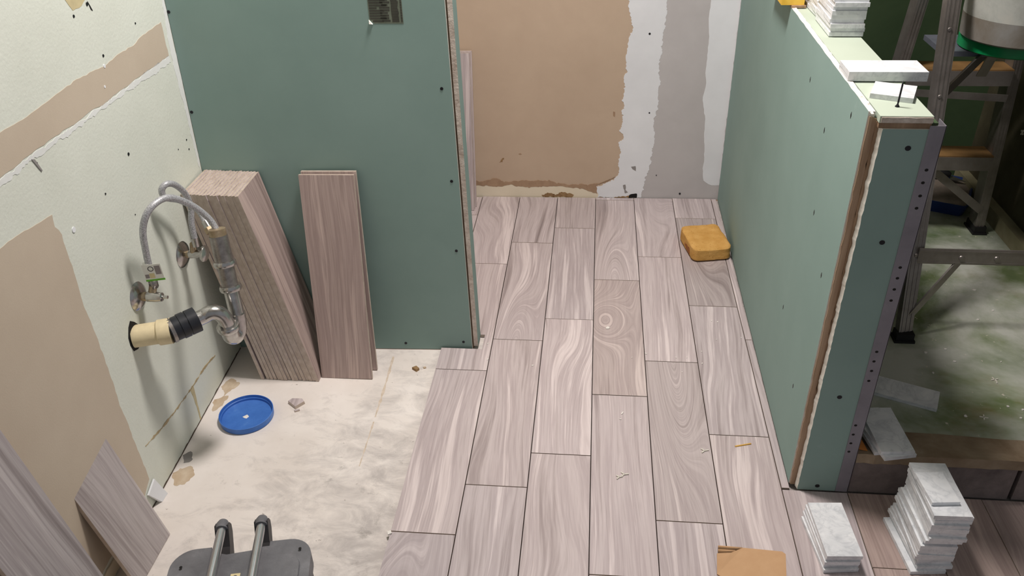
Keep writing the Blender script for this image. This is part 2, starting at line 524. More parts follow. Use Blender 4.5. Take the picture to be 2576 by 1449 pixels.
# wall planes (u along the wall, z up, off out into the room)
def lw(y, z, off=0.0):
    return Vector((-0.6274 - 0.0413 * (y + 0.5904) + 0.024 * z + off, y, z))
def fw(x, z, off=0.0):
    return Vector((x, 0.4985 + 0.02 * x - off, z))
def pt(x, z, off=0.0):
    return Vector((x, -0.5427 + 0.04 * x - off, z))
def hf(x, z, off=0.0):
    return Vector((x, -1.066 - off, z))
def hl(y, z, off=0.0):
    return Vector((0.9478 + 0.0035 * y - off, y, z))
def fl(x, y, off=0.0):
    return Vector((x, y, -0.012 + off))

def ragged(poly, step=0.012, amp=0.004, seed=0, closed=True):
    out = []
    n = len(poly)
    for i in range(n if closed else n - 1):
        a = Vector((*poly[i], 0)); b = Vector((*poly[(i + 1) % n], 0))
        d = b - a; L = d.length
        if L < 1e-6:
            continue
        nrm = Vector((-d.y, d.x, 0)).normalized()
        k = max(1, int(L / step))
        for j in range(k):
            q = a + d * (j / k)
            if j:
                q = q + nrm * (noise.noise(Vector((q.x * 55 + seed, q.y * 55, seed * 3.1))) + 0.6 * noise.noise(Vector((q.x * 190, q.y * 190 + seed, 7)))) * amp
            out.append((q.x, q.y))
    return out
def patch(fn, poly, name, mat, parent, t=0.0008, off=0.0, step=0.012, amp=0.004, seed=0):
    pg = ragged(poly, step, amp, seed)
    return MB().prism([fn(u, v, off - 0.0002) for u, v in pg], [fn(u, v, off + t) for u, v in pg], mat).build(name, mat, parent)
def spot(fn, u, v, r, name, mat, parent, t=0.0012, ru=1.0):
    n = 10
    pg = [(u + r * ru * math.cos(2 * math.pi * k / n), v + r * math.sin(2 * math.pi * k / n)) for k in range(n)]
    return MB().prism([fn(a, b, -0.0002) for a, b in pg], [fn(a, b, t) for a, b in pg], mat).build(name, mat, parent)

# ================================================================== THE SETTING
# ---- left wall
H = 2.44
m = MB().prism([lw(-3.3, -0.03, -0.1), lw(0.60, -0.03, -0.1), lw(0.60, H, -0.1), lw(-3.3, H, -0.1)],
               [lw(-3.3, -0.03), lw(0.60, -0.03), lw(0.60, H), lw(-3.3, H)], 'wall')
wall_left = struct(m.build('wall_left', 'wall'))
stripe = [(-1.62, 0.99), (-1.291, 0.987), (-1.223, 0.984), (-1.129, 0.987), (-1.061, 0.991), (-0.972, 0.989), (-0.91, 0.982), (-0.845, 0.988),
          (-0.768, 0.985), (-0.724, 0.993), (-0.611, 0.996), (-0.609, 0.914), (-0.819, 0.916), (-0.88, 0.917), (-0.956, 0.914), (-1.001, 0.92),
          (-1.05, 0.918), (-1.102, 0.92), (-1.144, 0.921), (-1.201, 0.922), (-1.244, 0.922), (-1.292, 0.919), (-1.33, 0.92), (-1.62, 0.92)]
patch(lw, stripe, 'torn_paper_stripe', 'paper', wall_left, 0.0007, amp=0.0025, seed=2)
lower = [(-1.95, 0.83), (-1.50, 0.82), (-1.392, 0.814), (-1.344, 0.812), (-1.27, 0.801), (-1.23, 0.796), (-1.234, 0.772), (-1.221, 0.748), (-1.223, 0.704),
         (-1.223, 0.649), (-1.227, 0.594), (-1.22, 0.508), (-1.217, 0.444), (-1.218, 0.4), (-1.218, 0.35), (-1.22, 0.312), (-1.214, 0.271),
         (-1.211, 0.221), (-1.207, 0.154), (-1.202, 0.064), (-1.237, 0.045), (-1.40, 0.04), (-1.95, 0.035)]
patch(lw, lower, 'torn_paper_patch', 'paper', wall_left, 0.0007, amp=0.003, seed=5)
patch(lw, [(-1.338, 0.916), (-1.144, 0.919), (-0.956, 0.913), (-0.819, 0.915), (-0.609, 0.914), (-0.606, 0.897), (-0.827, 0.903), (-1.009, 0.906), (-1.151, 0.908), (-1.249, 0.910), (-1.34, 0.906)],
      'plaster_smear', 'smear', wall_left, 0.0007, amp=0.006, seed=8, step=0.006)
patch(lw, [(-0.580, 1.25), (-0.580, 1.041), (-0.596, 0.914), (-0.592, 0.852), (-0.584, 0.71), (-0.582, 0.61), (-0.578, 0.60), (-0.569, 0.61), (-0.568, 1.25)],
      'corner_compound', 'smear', wall_left, 0.0006, amp=0.004, seed=9, step=0.008)
patch(lw, [(-1.00, 1.20), (-0.985, 1.137), (-0.968, 1.112), (-0.932, 1.113), (-0.908, 1.122), (-0.90, 1.20)], 'yellow_stain', 'stain_yellow', wall_left, 0.0005, amp=0.003, seed=4)
for y, z, r in ((-0.971, 1.102, .004), (-0.735, 1.026, .003), (-0.903, 1.003, .004), (-0.908, 0.782, .005), (-0.616, 0.696, .003),
                (-0.672, 0.693, .002), (-0.614, 0.669, .003), (-0.912, 1.111, .005), (-1.039, 0.747, .003), (-0.948, 0.65, .002), (-1.224, 0.900, .003)):
    spot(lw, y, z, r * 0.75, 'nail_hole', 'screw', wall_left)
for y, z, r in ((-0.91, 0.983, .004), (-1.181, 0.737, .006), (-0.93, 0.945, .003)):
    spot(lw, y, z, r, 'plaster_dot', 'plaster', wall_left, 0.0015)
patch(lw, [(-1.236, 0.913), (-1.227, 0.909), (-1.216, 0.882), (-1.219, 0.881)], 'scratch', 'scuff', wall_left, 0.0016, amp=0.001)
patch(lw, [(-0.908, 1.116), (-0.903, 1.107), (-0.897, 1.094), (-0.903, 1.098)], 'gouge', 'dark', wall_left, 0.001, amp=0.001)
# mouldy seam low on the wall and a yellow drip
patch(lw, [(-1.176, 0.148), (-1.104, 0.133), (-1.013, 0.1185), (-0.911, 0.108), (-0.82, 0.106), (-0.74, 0.090), (-0.74, 0.086), (-0.82, 0.100), (-0.911, 0.1035), (-1.013, 0.1135), (-1.104, 0.128), (-1.176, 0.145)],
      'mouldy_seam', 'seam', wall_left, 0.0008, amp=0.005, step=0.006, seed=3)
patch(lw, [(-0.917, 0.105), (-0.897, 0.105), (-0.900, 0.04), (-0.899, -0.011), (-0.907, -0.011), (-0.908, 0.04)], 'drip_stain', 'stain_yellow', wall_left, 0.0006, amp=0.003, seed=6)
patch(lw, [(-1.25, 0.03), (-1.25, -0.004), (-1.9, -0.004), (-1.9, 0.03)], 'cream_base_strip', 'cream', wall_left, 0.003, amp=0.003, seed=7)
# dark hole around the drain stub and the dark line along the base
patch(lw, [(-1.074, 0.438), (-1.088, 0.450), (-1.101, 0.441), (-1.1135, 0.42), (-1.1145, 0.40), (-1.108, 0.379), (-1.09, 0.372), (-1.075, 0.374), (-1.060, 0.39), (-1.060, 0.42)], 'drain_hole', 'dark', wall_left, 0.0009, amp=0.002, seed=1)
patch(lw, [(-1.25, -0.0125), (-1.25, -0.0085), (-0.572, -0.0085), (-0.572, -0.0125)], 'base_gap', 'gap', wall_left, 0.0012, amp=0.003, seed=12)

# ---- far wall of the alcove
m = MB().prism([fw(-0.72, -0.03, -0.1), fw(0.962, -0.03, -0.1), fw(0.962, H, -0.1), fw(-0.72, H, -0.1)],
               [fw(-0.72, -0.03), fw(0.962, -0.03), fw(0.962, H), fw(-0.72, H)], 'tan')
wall_back = struct(m.build('wall_back', 'tan'))
wl = [(0.556, 0.779), (0.564, 0.725), (0.575, 0.676), (0.563, 0.642), (0.56, 0.597), (0.558, 0.546), (0.564, 0.516), (0.553, 0.499), (0.56, 0.463), (0.554, 0.415),
      (0.56, 0.385), (0.551, 0.354), (0.554, 0.316), (0.545, 0.285), (0.564, 0.26), (0.544, 0.24), (0.555, 0.195), (0.547, 0.169), (0.553, 0.109), (0.539, 0.088), (0.50, 0.062), (0.464, 0.048), (0.47, 0.0)]
wr = [(0.645, 0.0), (0.654, 0.056), (0.655, 0.089), (0.671, 0.123), (0.676, 0.189), (0.684, 0.254), (0.676, 0.329), (0.687, 0.379), (0.683, 0.439), (0.691, 0.481),
      (0.681, 0.51), (0.683, 0.557), (0.686, 0.642), (0.693, 0.724), (0.692, 0.778), (0.70, 1.6)]
patch(fw, [(0.64, -0.005), (0.64, 1.6), (0.9517, 1.6), (0.9517, -0.005)], 'grey_drywall', 'grey_board', wall_back, 0.0005, amp=0.0)
patch(fw, [(0.556, 1.6)] + wl + wr, 'plaster_band', 'plaster', wall_back, 0.0014, amp=0.008, step=0.004, seed=21)
patch(fw, [(0.846, 1.6), (0.846, 0.777), (0.844, 0.713), (0.852, 0.636), (0.852, 0.528), (0.858, 0.463), (0.852, 0.41), (0.867, 0.348), (0.873, 0.255), (0.881, 0.177),
           (0.879, 0.131), (0.888, 0.078), (0.92, 0.058), (0.9505, 0.058), (0.9505, 1.6)], 'corner_plaster', 'plaster', wall_back, 0.0011, amp=0.003, seed=22)
patch(fw, [(-0.3, -0.005), (-0.3, 0.052), (0.002, 0.052), (0.10, 0.056), (0.20, 0.052), (0.30, 0.054), (0.385, 0.05), (0.44, 0.05), (0.475, 0.03), (0.475, -0.005)], 'cream_band', 'cream', wall_back, 0.0008, amp=0.003, seed=23)
patch(fw, [(-0.3, 0.066), (0.002, 0.066), (0.06, 0.081), (0.09, 0.064), (0.185, 0.072), (0.272, 0.076), (0.304, 0.059), (0.385, 0.056), (0.435, 0.057), (0.496, 0.071), (0.538, 0.092),
           (0.496, 0.064), (0.464, 0.054), (0.468, 0.016), (0.423, 0.033), (0.385, 0.043), (0.31, 0.049), (0.247, 0.048), (0.172, 0.044), (0.109, 0.052), (0.058, 0.043), (0.001, 0.046), (-0.3, 0.046)],
      'torn_edge', 'tan_dark', wall_back, 0.0017, amp=0.006, step=0.006, seed=24)
patch(fw, [(0.241, 0.008), (0.272, 0.017), (0.304, 0.012), (0.329, 0.021), (0.373, 0.01), (0.367, 0.0), (0.247, 0.0)], 'crumbled_base', 'mould', wall_back, 0.0012, amp=0.006, step=0.005, seed=25)
patch(fw, [(0.536, 0.0), (0.589, 0.008), (0.60, 0.015), (0.60, 0.0)], 'crumbled_base', 'mould', wall_back, 0.002, amp=0.004, step=0.005, seed=26)
patch(fw, [(0.596, 0.0), (0.598, 0.012), (0.61, 0.017), (0.628, 0.018), (0.628, 0.0)], 'dark_hole', 'dark', wall_back, 0.0024, amp=0.003, step=0.005, seed=27)
patch(fw, [(0.598, 0.136), (0.616, 0.139), (0.62, 0.116), (0.604, 0.126)], 'scuff', 'scuff', wall_back, 0.0017, amp=0.003, step=0.004, seed=28)
patch(fw, [(0.57, 0.055), (0.58, 0.058), (0.581, 0.034), (0.592, 0.024), (0.579, 0.019)], 'scuff', 'scuff', wall_back, 0.0017, amp=0.003, step=0.004, seed=29)
patch(fw, [(0.518, 0.365), (0.526, 0.362), (0.526, 0.343), (0.519, 0.347)], 'scuff', 'tan_dark', wall_back, 0.0006, amp=0.001)
patch(fw, [(0.072, 0.150), (0.086, 0.153), (0.092, 0.170), (0.082, 0.163)], 'dark_smudge', 'mould', wall_back, 0.0006, amp=0.004, step=0.004, seed=30)
patch(fw, [(0.150, 0.187), (0.158, 0.191), (0.164, 0.186), (0.156, 0.184)], 'dark_smudge', 'tan_dark', wall_back, 0.0006, amp=0.002, seed=31)
for x, z, r in ((0.799, 0.02, .004), (0.638, 0.66, .004), (0.656, 0.36, .003), (0.70, 0.10, .002)):
    spot(fw, x, z, r, 'screw_head', 'screw', wall_back, 0.0022)

# ---- green partition on the left (stud core, face board, end board)
def px(z, x0):
    return x0 - 0.0138 * z
core = MB().prism([pt(-0.60, -0.012, -0.0128), pt(px(0, 0.0995), -0.012, -0.0128), pt(px(0, 0.0995), -0.012, -0.060), pt(-0.60, -0.012, -0.060)],
                  [pt(-0.56, H, -0.0128), pt(px(H, 0.0995), H, -0.0128), pt(px(H, 0.0995), H, -0.060), pt(-0.56, H, -0.060)], 'stud')
wall_part = struct(core.build('wall_partition', 'stud'))
lx = lambda z: lw(-0.567, z).x + 0.0012
MB().prism([pt(lx(-.01), -0.009, -0.0125), pt(px(0, 0.0953), -0.009, -0.0125), pt(px(1.2, 0.0953), 1.2, -0.0125), pt(px(H, 0.0953), H, -0.0125), pt(lx(H), H, -0.0125)],
           [pt(lx(-.01), -0.009), pt(px(0, 0.0953), -0.009), pt(px(1.2, 0.0953), 1.2), pt(px(H, 0.0953), H), pt(lx(H), H)], 'green', 'gypsum_white').build('face_board', 'green', wall_part)
eb0 = [(0.1000, -0.534), (0.1130, -0.534), (0.1130, -0.4765), (0.1000, -0.4765)]
eb = MB().prism([(x, y, 0.001) for x, y in eb0], [(px(H, x), y, H) for x, y in eb0], 'green')
eb.bm.normal_update()
for f in eb.bm.faces:
    if abs(f.normal.y) > 0.7 and f.calc_center_median().y < -0.52:
        f.material_index = eb.mi('gypsum')
eb.build('end_board', 'green', wall_part)
for x, z in ((-0.5997, 1.009), (-0.603, 0.7529), (0.0589, 0.8115), (0.0676, 0.5548), (0.0672, 0.3386), (-0.1081, 0.0122), (0.0695, 0.0192), (-0.25, 1.15), (0.03, 1.08)):
    spot(pt, x, z, 0.0042, 'screw_head', 'screw', wall_part, 0.0009)
# printed label, its lower left corner peeled
lab = patch(pt, [(-0.1045, 1.10), (-0.1055, 0.985), (-0.095, 0.9755), (-0.0225, 0.9745), (-0.0225, 1.10)], 'printed_label', 'label', wall_part, 0.0005, amp=0.0)
mm = MB()
rr = random.Random(5)
for i in range(16):
    z = 0.979 + i * 0.0062
    x = -0.103 + (0.006 if z < 0.985 else 0)
    xe = -0.082 + rr.uniform(-.006, .022)
    mm.prism([pt(a, b, 0.0004) for a, b in ((x, z), (xe, z), (xe, z + .0044), (x, z + .0044))], [pt(a, b, 0.0008) for a, b in ((x, z), (xe, z), (xe, z + .0044), (x, z + .0044))], 'labelink')
    x, xe = -0.078 + rr.uniform(0, .006), -0.060 + rr.uniform(0, .008)
    mm.prism([pt(a, b, 0.0004) for a, b in ((x, z + .001), (xe, z + .001), (xe, z + .0052), (x, z + .0052))], [pt(a, b, 0.0008) for a, b in ((x, z + .001), (xe, z + .001), (xe, z + .0052), (x, z + .0052))], 'labelink')
    x, xe = -0.0500 + rr.uniform(0, .001), -0.0315 + rr.uniform(-.003, 0)
    mm.prism([pt(a, b, 0.0004) for a, b in ((x, z), (xe, z), (xe, z + .0058), (x, z + .0058))], [pt(a, b, 0.0008) for a, b in ((x, z), (xe, z), (xe, z + .0058), (x, z + .0058))], 'labelink')
    x, xe = -0.0275, -0.0238
    mm.prism([pt(a, b, 0.0004) for a, b in ((x, z), (xe, z), (xe, z + .005), (x, z + .005))], [pt(a, b, 0.0008) for a, b in ((x, z), (xe, z), (xe, z + .005), (x, z + .005))], 'labelink')
mm.build('print_lines', 'labelink', lab)
MB().prism([pt(-0.1065, 0.985, 0.0005), pt(-0.1065, 0.9752, 0.0005), pt(-0.0975, 0.9742, 0.0005)],
           [pt(-0.1060, 0.984, 0.0042), pt(-0.1062, 0.9755, 0.0055), pt(-0.0985, 0.9745, 0.0042)], 'tagwhite').build('peeled_corner', 'tagwhite', lab)

# ---- half wall on the right
TOPZ = 0.9465
m = MB().box((0.9600, -1.0530, 0.001), (1.0560, 0.508, 0.932), 'stud')
wall_half = struct(m.build('wall_half', 'stud'))
# narrow brown shim between side board and end board
sh_poly = ragged([(0.9470, 0.001), (0.9600, 0.001), (0.9600, 0.936), (0.9465, 0.940)], 0.015, 0.0022, 41)
MB().prism([(x, -1.046, z) for x, z in sh_poly], [(x, -1.0500, z) for x, z in sh_poly], 'rawedge').build('raw_edge', 'rawedge', wall_half)
# side board (left face), crumbled white top edge
topl = [(-1.046, 0.9485)] + [(-1.046 + 1.55 * i / 60, 0.9485 + 0.002 * noise.noise(Vector((i * 0.9, 3, 1)))) for i in range(1, 60)] + [(0.507, 0.9485)]
sb_out = [(-1.046, 0.001)] + topl + [(0.507, 0.001)]
MB().prism([hl(y, z, -0.0122) for y, z in sb_out], [hl(y, z, 0.0) for y, z in sb_out], 'green', 'gypsum_white').build('side_board', 'green', wall_half)
tg = MB()
rr = random.Random(8)
for i in range(46):
    y = -1.03 + i * 0.033 + rr.uniform(-.008, .008)
    if y > 0.45:
        break
    w, h = rr.uniform(.008, .02), rr.uniform(.001, .0035)
    off = rr.uniform(-.009, -.003)
    tg.hexa([hl(y - w, .9465, off - .003), hl(y + w, .9465, off - .003), hl(y + w, .9465, off + .002), hl(y - w, .9465, off + .002),
             hl(y - w * .5, .9485 + h, off - .002), hl(y + w * .4, .9485 + h, off - .003), hl(y + w * .6, .9485 + h * .6, off + .001), hl(y - w * .6, .9485 + h * .7, off + .001)], 'gypsum_white')
cr = tg.build('crumbled_gypsum', 'gypsum_white', wall_half); cr['kind'] = 'stuff'
# top board, its front end resting on a brown wood edge
MB().box((0.9605, -1.0640, 0.9335), (1.0540, 0.507, TOPZ), 'green_top_lit').build('top_board', 'green_top_lit', wall_half)
MB().prism([(x, -1.0638, z) for x, z in ragged([(0.963, .9345), (1.0535, .9345), (1.0535, .9445), (0.963, .9445)], .006, .0008, 3)],
           [(x, -1.0665, z) for x, z in ragged([(0.963, .9345), (1.0535, .9345), (1.0535, .9445), (0.963, .9445)], .006, .0008, 3)], 'gypsum').build('top_board_edge', 'gypsum', wall_half)
MB().box((0.9615, -1.0620, 0.9228), (1.0540, -1.0532, 0.9333), 'stud').build('wood_edge', 'stud', wall_half)
# end board facing the room: green face, white crumbled edges
ebp = ragged([(0.9606, 0.001), (1.0768, 0.001), (1.0760, 0.9275), (0.9700, 0.9275)], 0.03, 0.0, 0)
end_poly = [(0.9605, 0.001), (1.0772, 0.001), (1.0768, 0.9268), (0.9690, 0.9268)]
left_edge = [(0.9690 - 0.0085 * (1 - z / 0.9225) + 0.0012 * noise.noise(Vector((z * 60, 2, 0))) + 0.0008 * noise.noise(Vector((z * 210, 5, 0))), z) for z in [0.9225 - 0.9215 * i / 150 for i in range(151)]]
ep = [(1.0660, 0.001), (1.0660, 0.9225)] + left_edge
ep_back = [(1.0660, 0.001), (1.0660, 0.9225)] + [(x - 0.0035 + 0.0022 * noise.noise(Vector((z * 35, 9, 0))) + 0.0012 * noise.noise(Vector((z * 160, 4, 0))), z) for x, z in left_edge]
MB().prism([hf(x, z, -0.0122) for x, z in ep_back], [hf(x, z) for x, z in ep], 'green', 'gypsum_white').build('end_board', 'green', wall_half)
for x, z in ((1.0212, 0.8858), (1.0166, 0.687), (1.0072, 0.292), (1.0056, 0.0156)):
    spot(hf, x, z, 0.0050, 'screw_head', 'screw', wall_half, 0.0008, 1.1)
# metal corner bead with punched holes
bd = MB()
bp = [(1.0490, 0.002), (1.0772, 0.002), (1.0785, 0.9300), (1.0500, 0.9300)]
bd.prism([hf(x, z, 0.0004) for x, z in bp], [hf(x, z, 0.0016) for x, z in bp], 'bead')
bd.prism([(1.0762, -1.0676, 0.002), (1.0774, -1.0676, 0.002), (1.0774, -1.030, 0.002), (1.0762, -1.030, 0.002)],
         [(1.0775, -1.0676, 0.930), (1.0787, -1.0676, 0.930), (1.0787, -1.030, 0.930), (1.0775, -1.030, 0.930)], 'bead')
bead = bd.build('corner_bead', 'bead', wall_half)
for x, z in ((1.0634, 0.8436), (1.063, 0.8176), (1.0643, 0.7903), (1.0637, 0.7642), (1.0626, 0.6317), (1.0627, 0.6065), (1.0623, 0.5798), (1.0618, 0.5527), (1.0603, 0.4214),
             (1.0598, 0.3957), (1.06, 0.3697), (1.0597, 0.3422), (1.0567, 0.2128), (1.0567, 0.185), (1.0565, 0.158), (1.057, 0.1319)):
    spot(lambda a, b, c: hf(a, b, c + 0.0016), x, z, 0.0030, 'punched_hole', 'dark', bead, 0.0003, 1.15)
# shower-side board of the half wall
MB().box((1.0562, -1.0530, 0.10), (1.0690, 0.507, 0.930), 'membrane').build('shower_side_board', 'membrane', wall_half)
for y, z in ((-0.95, 0.905), (-0.79, 0.81), (-0.83, 0.63), (-0.97, 0.55), (-0.60, 0.86), (-0.72, 0.30), (-0.93, 0.21)):
    patch(hl, [(y - .003, z), (y, z + .007), (y + .003, z), (y, z - .007)], 'dark_nick', 'screw', wall_half, 0.0006, amp=0.0)

# ---- floor: bare subfloor with plank tiles as pieces of it
m = MB().box((-0.66, -3.3, -0.06), (2.6, 0.60, -0.012), 'subfloor')
floor = struct(m.build('floor', 'subfloor'))
WP, LP = 0.1540, 0.61142
PW, PL, TH = 0.1514, 0.6088, 0.0092
MB().box((0.0005, -2.40, -0.0121), (0.9440, -0.5440, -0.0050), 'thinset').box((0.1265, -0.5440, -0.0121), (0.9440, 0.4980, -0.0050), 'thinset') \
    .box((-0.31, -0.47, -0.0121), (0.1265, 0.4930, -0.0050), 'thinset').box((0.9440, -2.40, -0.0121), (2.1, -1.0700, -0.0050), 'thinset').build('mortar_bed', 'thinset', floor)
offs = {0: -0.0406, 1: 0.1182, 2: 0.2388, 3: -0.1283, 4: 0.0356, 5: 0.3387}
G = (WP - PW) / 2
KNOTS = {(3, 2): 'plank_round', (0, 2): 'plank_long', (5, 1): 'plank_arch', (4, 2): 'plank_arch', (1, 1): 'plank_arch_low', (3, 1): 'plank_arch_low'}
def floor_plank(x0, x1, y0, y1, poly=None, mat='plank'):
    cx, cy = (x0 + x1) / 2, (y0 + y1) / 2
    b = MB()
    dz = random.uniform(-0.0004, 0.0002)
    if poly:
        b.prism([(x, y, -TH) for x, y in poly], [(x, y, dz) for x, y in poly], mat)
    else:
        b.box((x0, y0, -TH), (x1, y1, dz), mat)
        if min(x1 - x0, y1 - y0) > 0.01:
            b.bevel(0.0007)
    return b.build('floor_plank', mat, floor, origin=(cx, cy, 0.0))
g2 = (LP - PL) / 2
def column(x0, x1, joint, ytop, ybot, k=None, n0=0):
    ys = []
    y = joint
    while y < ytop:
        y += LP
    # y is the first joint at or past the top
    edges = [ytop]
    y -= LP
    while y > ybot:
        edges.append(y); y -= LP
    edges.append(ybot)
    for n, (a, b) in enumerate(zip(edges, edges[1:])):
        if a - b < 0.006:
            continue
        floor_plank(x0, x1, b + g2, a - g2, mat=KNOTS.get((k, n + n0), 'plank_brown' if k is not None and k >= 7 else 'plank'))  # front-right planks: browner tile, with the half wall's shade in the colour
for k, j in offs.items():
    x0, x1 = k * WP + G, (k + 1) * WP - G
    ytop = 0.4985 + 0.02 * (x0 + x1) / 2 - 0.004
    if k == 0:
        floor_plank(x0, x1, j + g2, ytop)
        # plank notched around the partition end
        a, b = j - g2, j - LP + g2
        floor_plank(x0, x1, b, a, [(x0, b), (x1, b), (x1, a), (x0, a), (x0, -0.4725), (0.1265, -0.4725), (0.1265, -0.5475), (x0, -0.5475)])
        column(x0, x1, j, j - LP, -2.40, 0, 2)
    else:
        column(x0, x1, j, ytop, -2.40, k)
for k in (-1, -2):
    column(k * WP + G, min((k + 1) * WP - G, 0.127), 0.33 - 0.2 * (k + 1), 0.490, -0.468)
# sliver of col 0 behind the partition end board is covered by the notched plank; narrow rip along the half wall
column(6 * WP + G, 0.9428, -0.4520, 0.510, -1.0660)
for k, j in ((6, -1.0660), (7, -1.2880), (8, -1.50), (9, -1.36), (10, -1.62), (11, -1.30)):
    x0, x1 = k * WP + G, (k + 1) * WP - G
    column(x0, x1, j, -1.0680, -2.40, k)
# stains on the bare subfloor
for i, pg in enumerate(([(-0.604, -1.106), (-0.592, -1.089), (-0.561, -1.082), (-0.544, -1.109), (-0.556, -1.142), (-0.579, -1.149)],
                        [(-0.606, -1.042), (-0.591, -1.026), (-0.573, -1.054), (-0.591, -1.07)],
                        [(-0.612, -0.817), (-0.578, -0.797), (-0.578, -0.84), (-0.596, -0.867)],
                        [(-0.600, -0.72), (-0.565, -0.74), (-0.59, -0.80), (-0.615, -0.76)])):
    patch(fl, pg, 'floor_stain', 'rust' if i != 1 else 'scuff', floor, 0.0004, amp=0.008, step=0.006, seed=40 + i)
patch(fl, [(-0.144, -0.585), (-0.139, -0.585), (-0.133, -0.70), (-0.130, -0.86), (-0.135, -0.86), (-0.139, -0.70)], 'floor_scratch', 'scratch', floor, 0.0003, amp=0.0025, step=0.008, seed=50)
patch(fl, [(-0.134, -0.88), (-0.130, -0.88), (-0.128, -1.05), (-0.131, -1.05)], 'floor_scratch', 'scratch', floor, 0.0003, amp=0.002, step=0.008, seed=51)

# ---- shower: raised floor, curb, walls
m = MB().box((1.0700, -0.9790, 0.0), (1.8700, 0.525, 0.0960), 'shower')
floor_shower = struct(m.build('floor_shower', 'shower'))
curb = bpy.data.objects.new('shower_curb', None); COL.objects.link(curb); curb.location = (1.3, -1.02, 0); ORIG['shower_curb'] = Vector((1.3, -1.02, 0)); struct(curb)
for x0, x1 in ((1.0795, 1.4440), (1.4540, 1.818), (1.828, 2.19)):
    MB().box((x0, -1.0640, 0.0), (x1, -0.9800, 0.0950), 'block').bevel(0.002).build('block', 'block', curb)
cap_front = [(1.0795 + 0.02 * i, -1.066 + 0.004 * noise.noise(Vector((i * 0.7, 0, 0)))) for i in range(56)]
cap_back = [(2.19, -0.955), (1.7, -0.965), (1.45, -0.965), (1.3, -0.955), (1.0795, -0.95)]
MB().prism([(x, y, 0.0962) for x, y in cap_front + cap_back], [(x, y + (0.003 if i < 56 else 0), 0.1215 if i < 56 else 0.0985) for i, (x, y) in enumerate(cap_front + cap_back)], 'mortar').build('mortar_cap', 'mortar', curb)
m = MB().box((0.9635, 0.522, 0.0), (1.97, 0.62, H), 'membrane')
wall_sb = struct(m.build('wall_shower_back', 'membrane'))
m = MB().box((1.8702, -0.979, 0.0), (1.97, 0.522, H), 'darkwall')
wall_right = struct(m.build('wall_right', 'darkwall'))
MB().box((1.835, -0.95, 0.0962), (1.8700, 0.520, 0.150), 'ledge').bevel(0.004).build('ledge', 'ledge', wall_right)
def cross(o, u, v, s, w, t, mat):
    n = Vector(u).cross(Vector(v)).normalized()
    mt = basis(o, u, v, n)
    b = MB()
    b.box((-s, -w, 0), (s, w, t), mat, mt).box((-w, -s, 0.00005), (w, s, t * .98), mat, mt)
    return b
for i, (y, z) in enumerate(((0.06, 0.46), (0.10, 0.36), (-0.06, 0.34), (0.20, 0.42), (-0.1, 0.50), (0.02, 0.62))):
    a = random.uniform(0, 1.5)
    cross((1.8699, y, z), (0, -math.cos(a), math.sin(a)), (0, math.sin(a), math.cos(a)), 0.010, 0.0022, 0.003, 'spacer').build('tile_spacer', 'spacer', wall_right)
m = MB().box((-0.76, -3.3, H), (2.7, 0.62, H + 0.05), 'ceiling')
struct(m.build('ceiling', 'ceiling'))

# ================================================================== LOOSE PLANK TILES
def plank_mesh(L=PL, W=PW, T=0.0092, mat='plank'):
    b = MB().box((-W / 2, 0, 0), (W / 2, L, T), mat).bevel(0.0007)
    o = b.build('plank_source', mat)
    me = o.data
    bpy.data.objects.remove(o, do_unlink=True)
    return me
PM = plank_mesh()
PMB = plank_mesh(mat='plank_brown')
PMG = plank_mesh(mat='plank_grey_dim')
PMH = plank_mesh(0.305, mat='plank_grey_dim')
# the tall stack leaning into the corner behind the drain pipes
N = 16
rr = random.Random(3)
gaps = [0.0, .007, .0015, .0012, .0022, .0006, .001, .0006, .0034, .0006, .0005, .0026, .0004, .0004, .0004, .0004]
xb = -0.508
for i in range(N):
    xb += gaps[i] * 1.0 + (0.0095 if i else 0)
    xt = -0.6065 + 0.00955 * i
    s = (xb - xt) / PL
    c = math.sqrt(1 - s * s)
    yc = -0.640 + rr.uniform(-.004, 0.0)
    o = inst(PMB if i == N - 1 else PM, 'plank_tile', basis((xb, yc, -0.0118 + 0.0001), (0, 1, 0), (-s, 0, c), (c, 0, s)))
    tag(o, 'wood-look plank tile, %s from the wall in the stack behind the drain' % ORD[i], 'tile', 'plank tiles stacked against the left wall')
# pair leaning on the green partition
def lean_plank(xc, yb, yt, name, label, group, roll=0.0, zb=-0.0118, me=PM, L=PL):
    s = (yt - yb) / L
    c = math.sqrt(1 - s * s)
    Y = Vector((roll, s, c)).normalized()
    Z = Vector((0, -c, s)); Z = (Z - Y * Z.dot(Y)).normalized()
    X = Y.cross(Z)
    o = inst(me, name, basis((xc, yb, zb), X, Y, Z))
    return tag(o, label, 'tile', group)
lean_plank(-0.2500, -0.6480, -0.5625, 'plank_tile', 'brown-grey plank tile mostly hidden behind another, leaning on the green partition', 'plank tiles leaning on the partition', -0.016, me=PMB)
lean_plank(-0.2545, -0.6910, -0.5750, 'plank_tile', 'brown-grey plank tile leaning in front of another on the green partition', 'plank tiles leaning on the partition', -0.014, me=PMB)
# three on the far wall of the alcove, seen past the partition edge
for i, (yb, yt, xc) in enumerate(((0.410, 0.487, -0.089), (0.395, 0.476, -0.0925), (0.375, 0.464, -0.094))):
    lean_plank(xc, yb, yt, 'plank_tile', 'pale plank tile standing on the alcove back wall behind the partition, %s from the wall' % ORD[i], 'plank tiles standing in the alcove', -0.012 * 0, zb=0.0004)
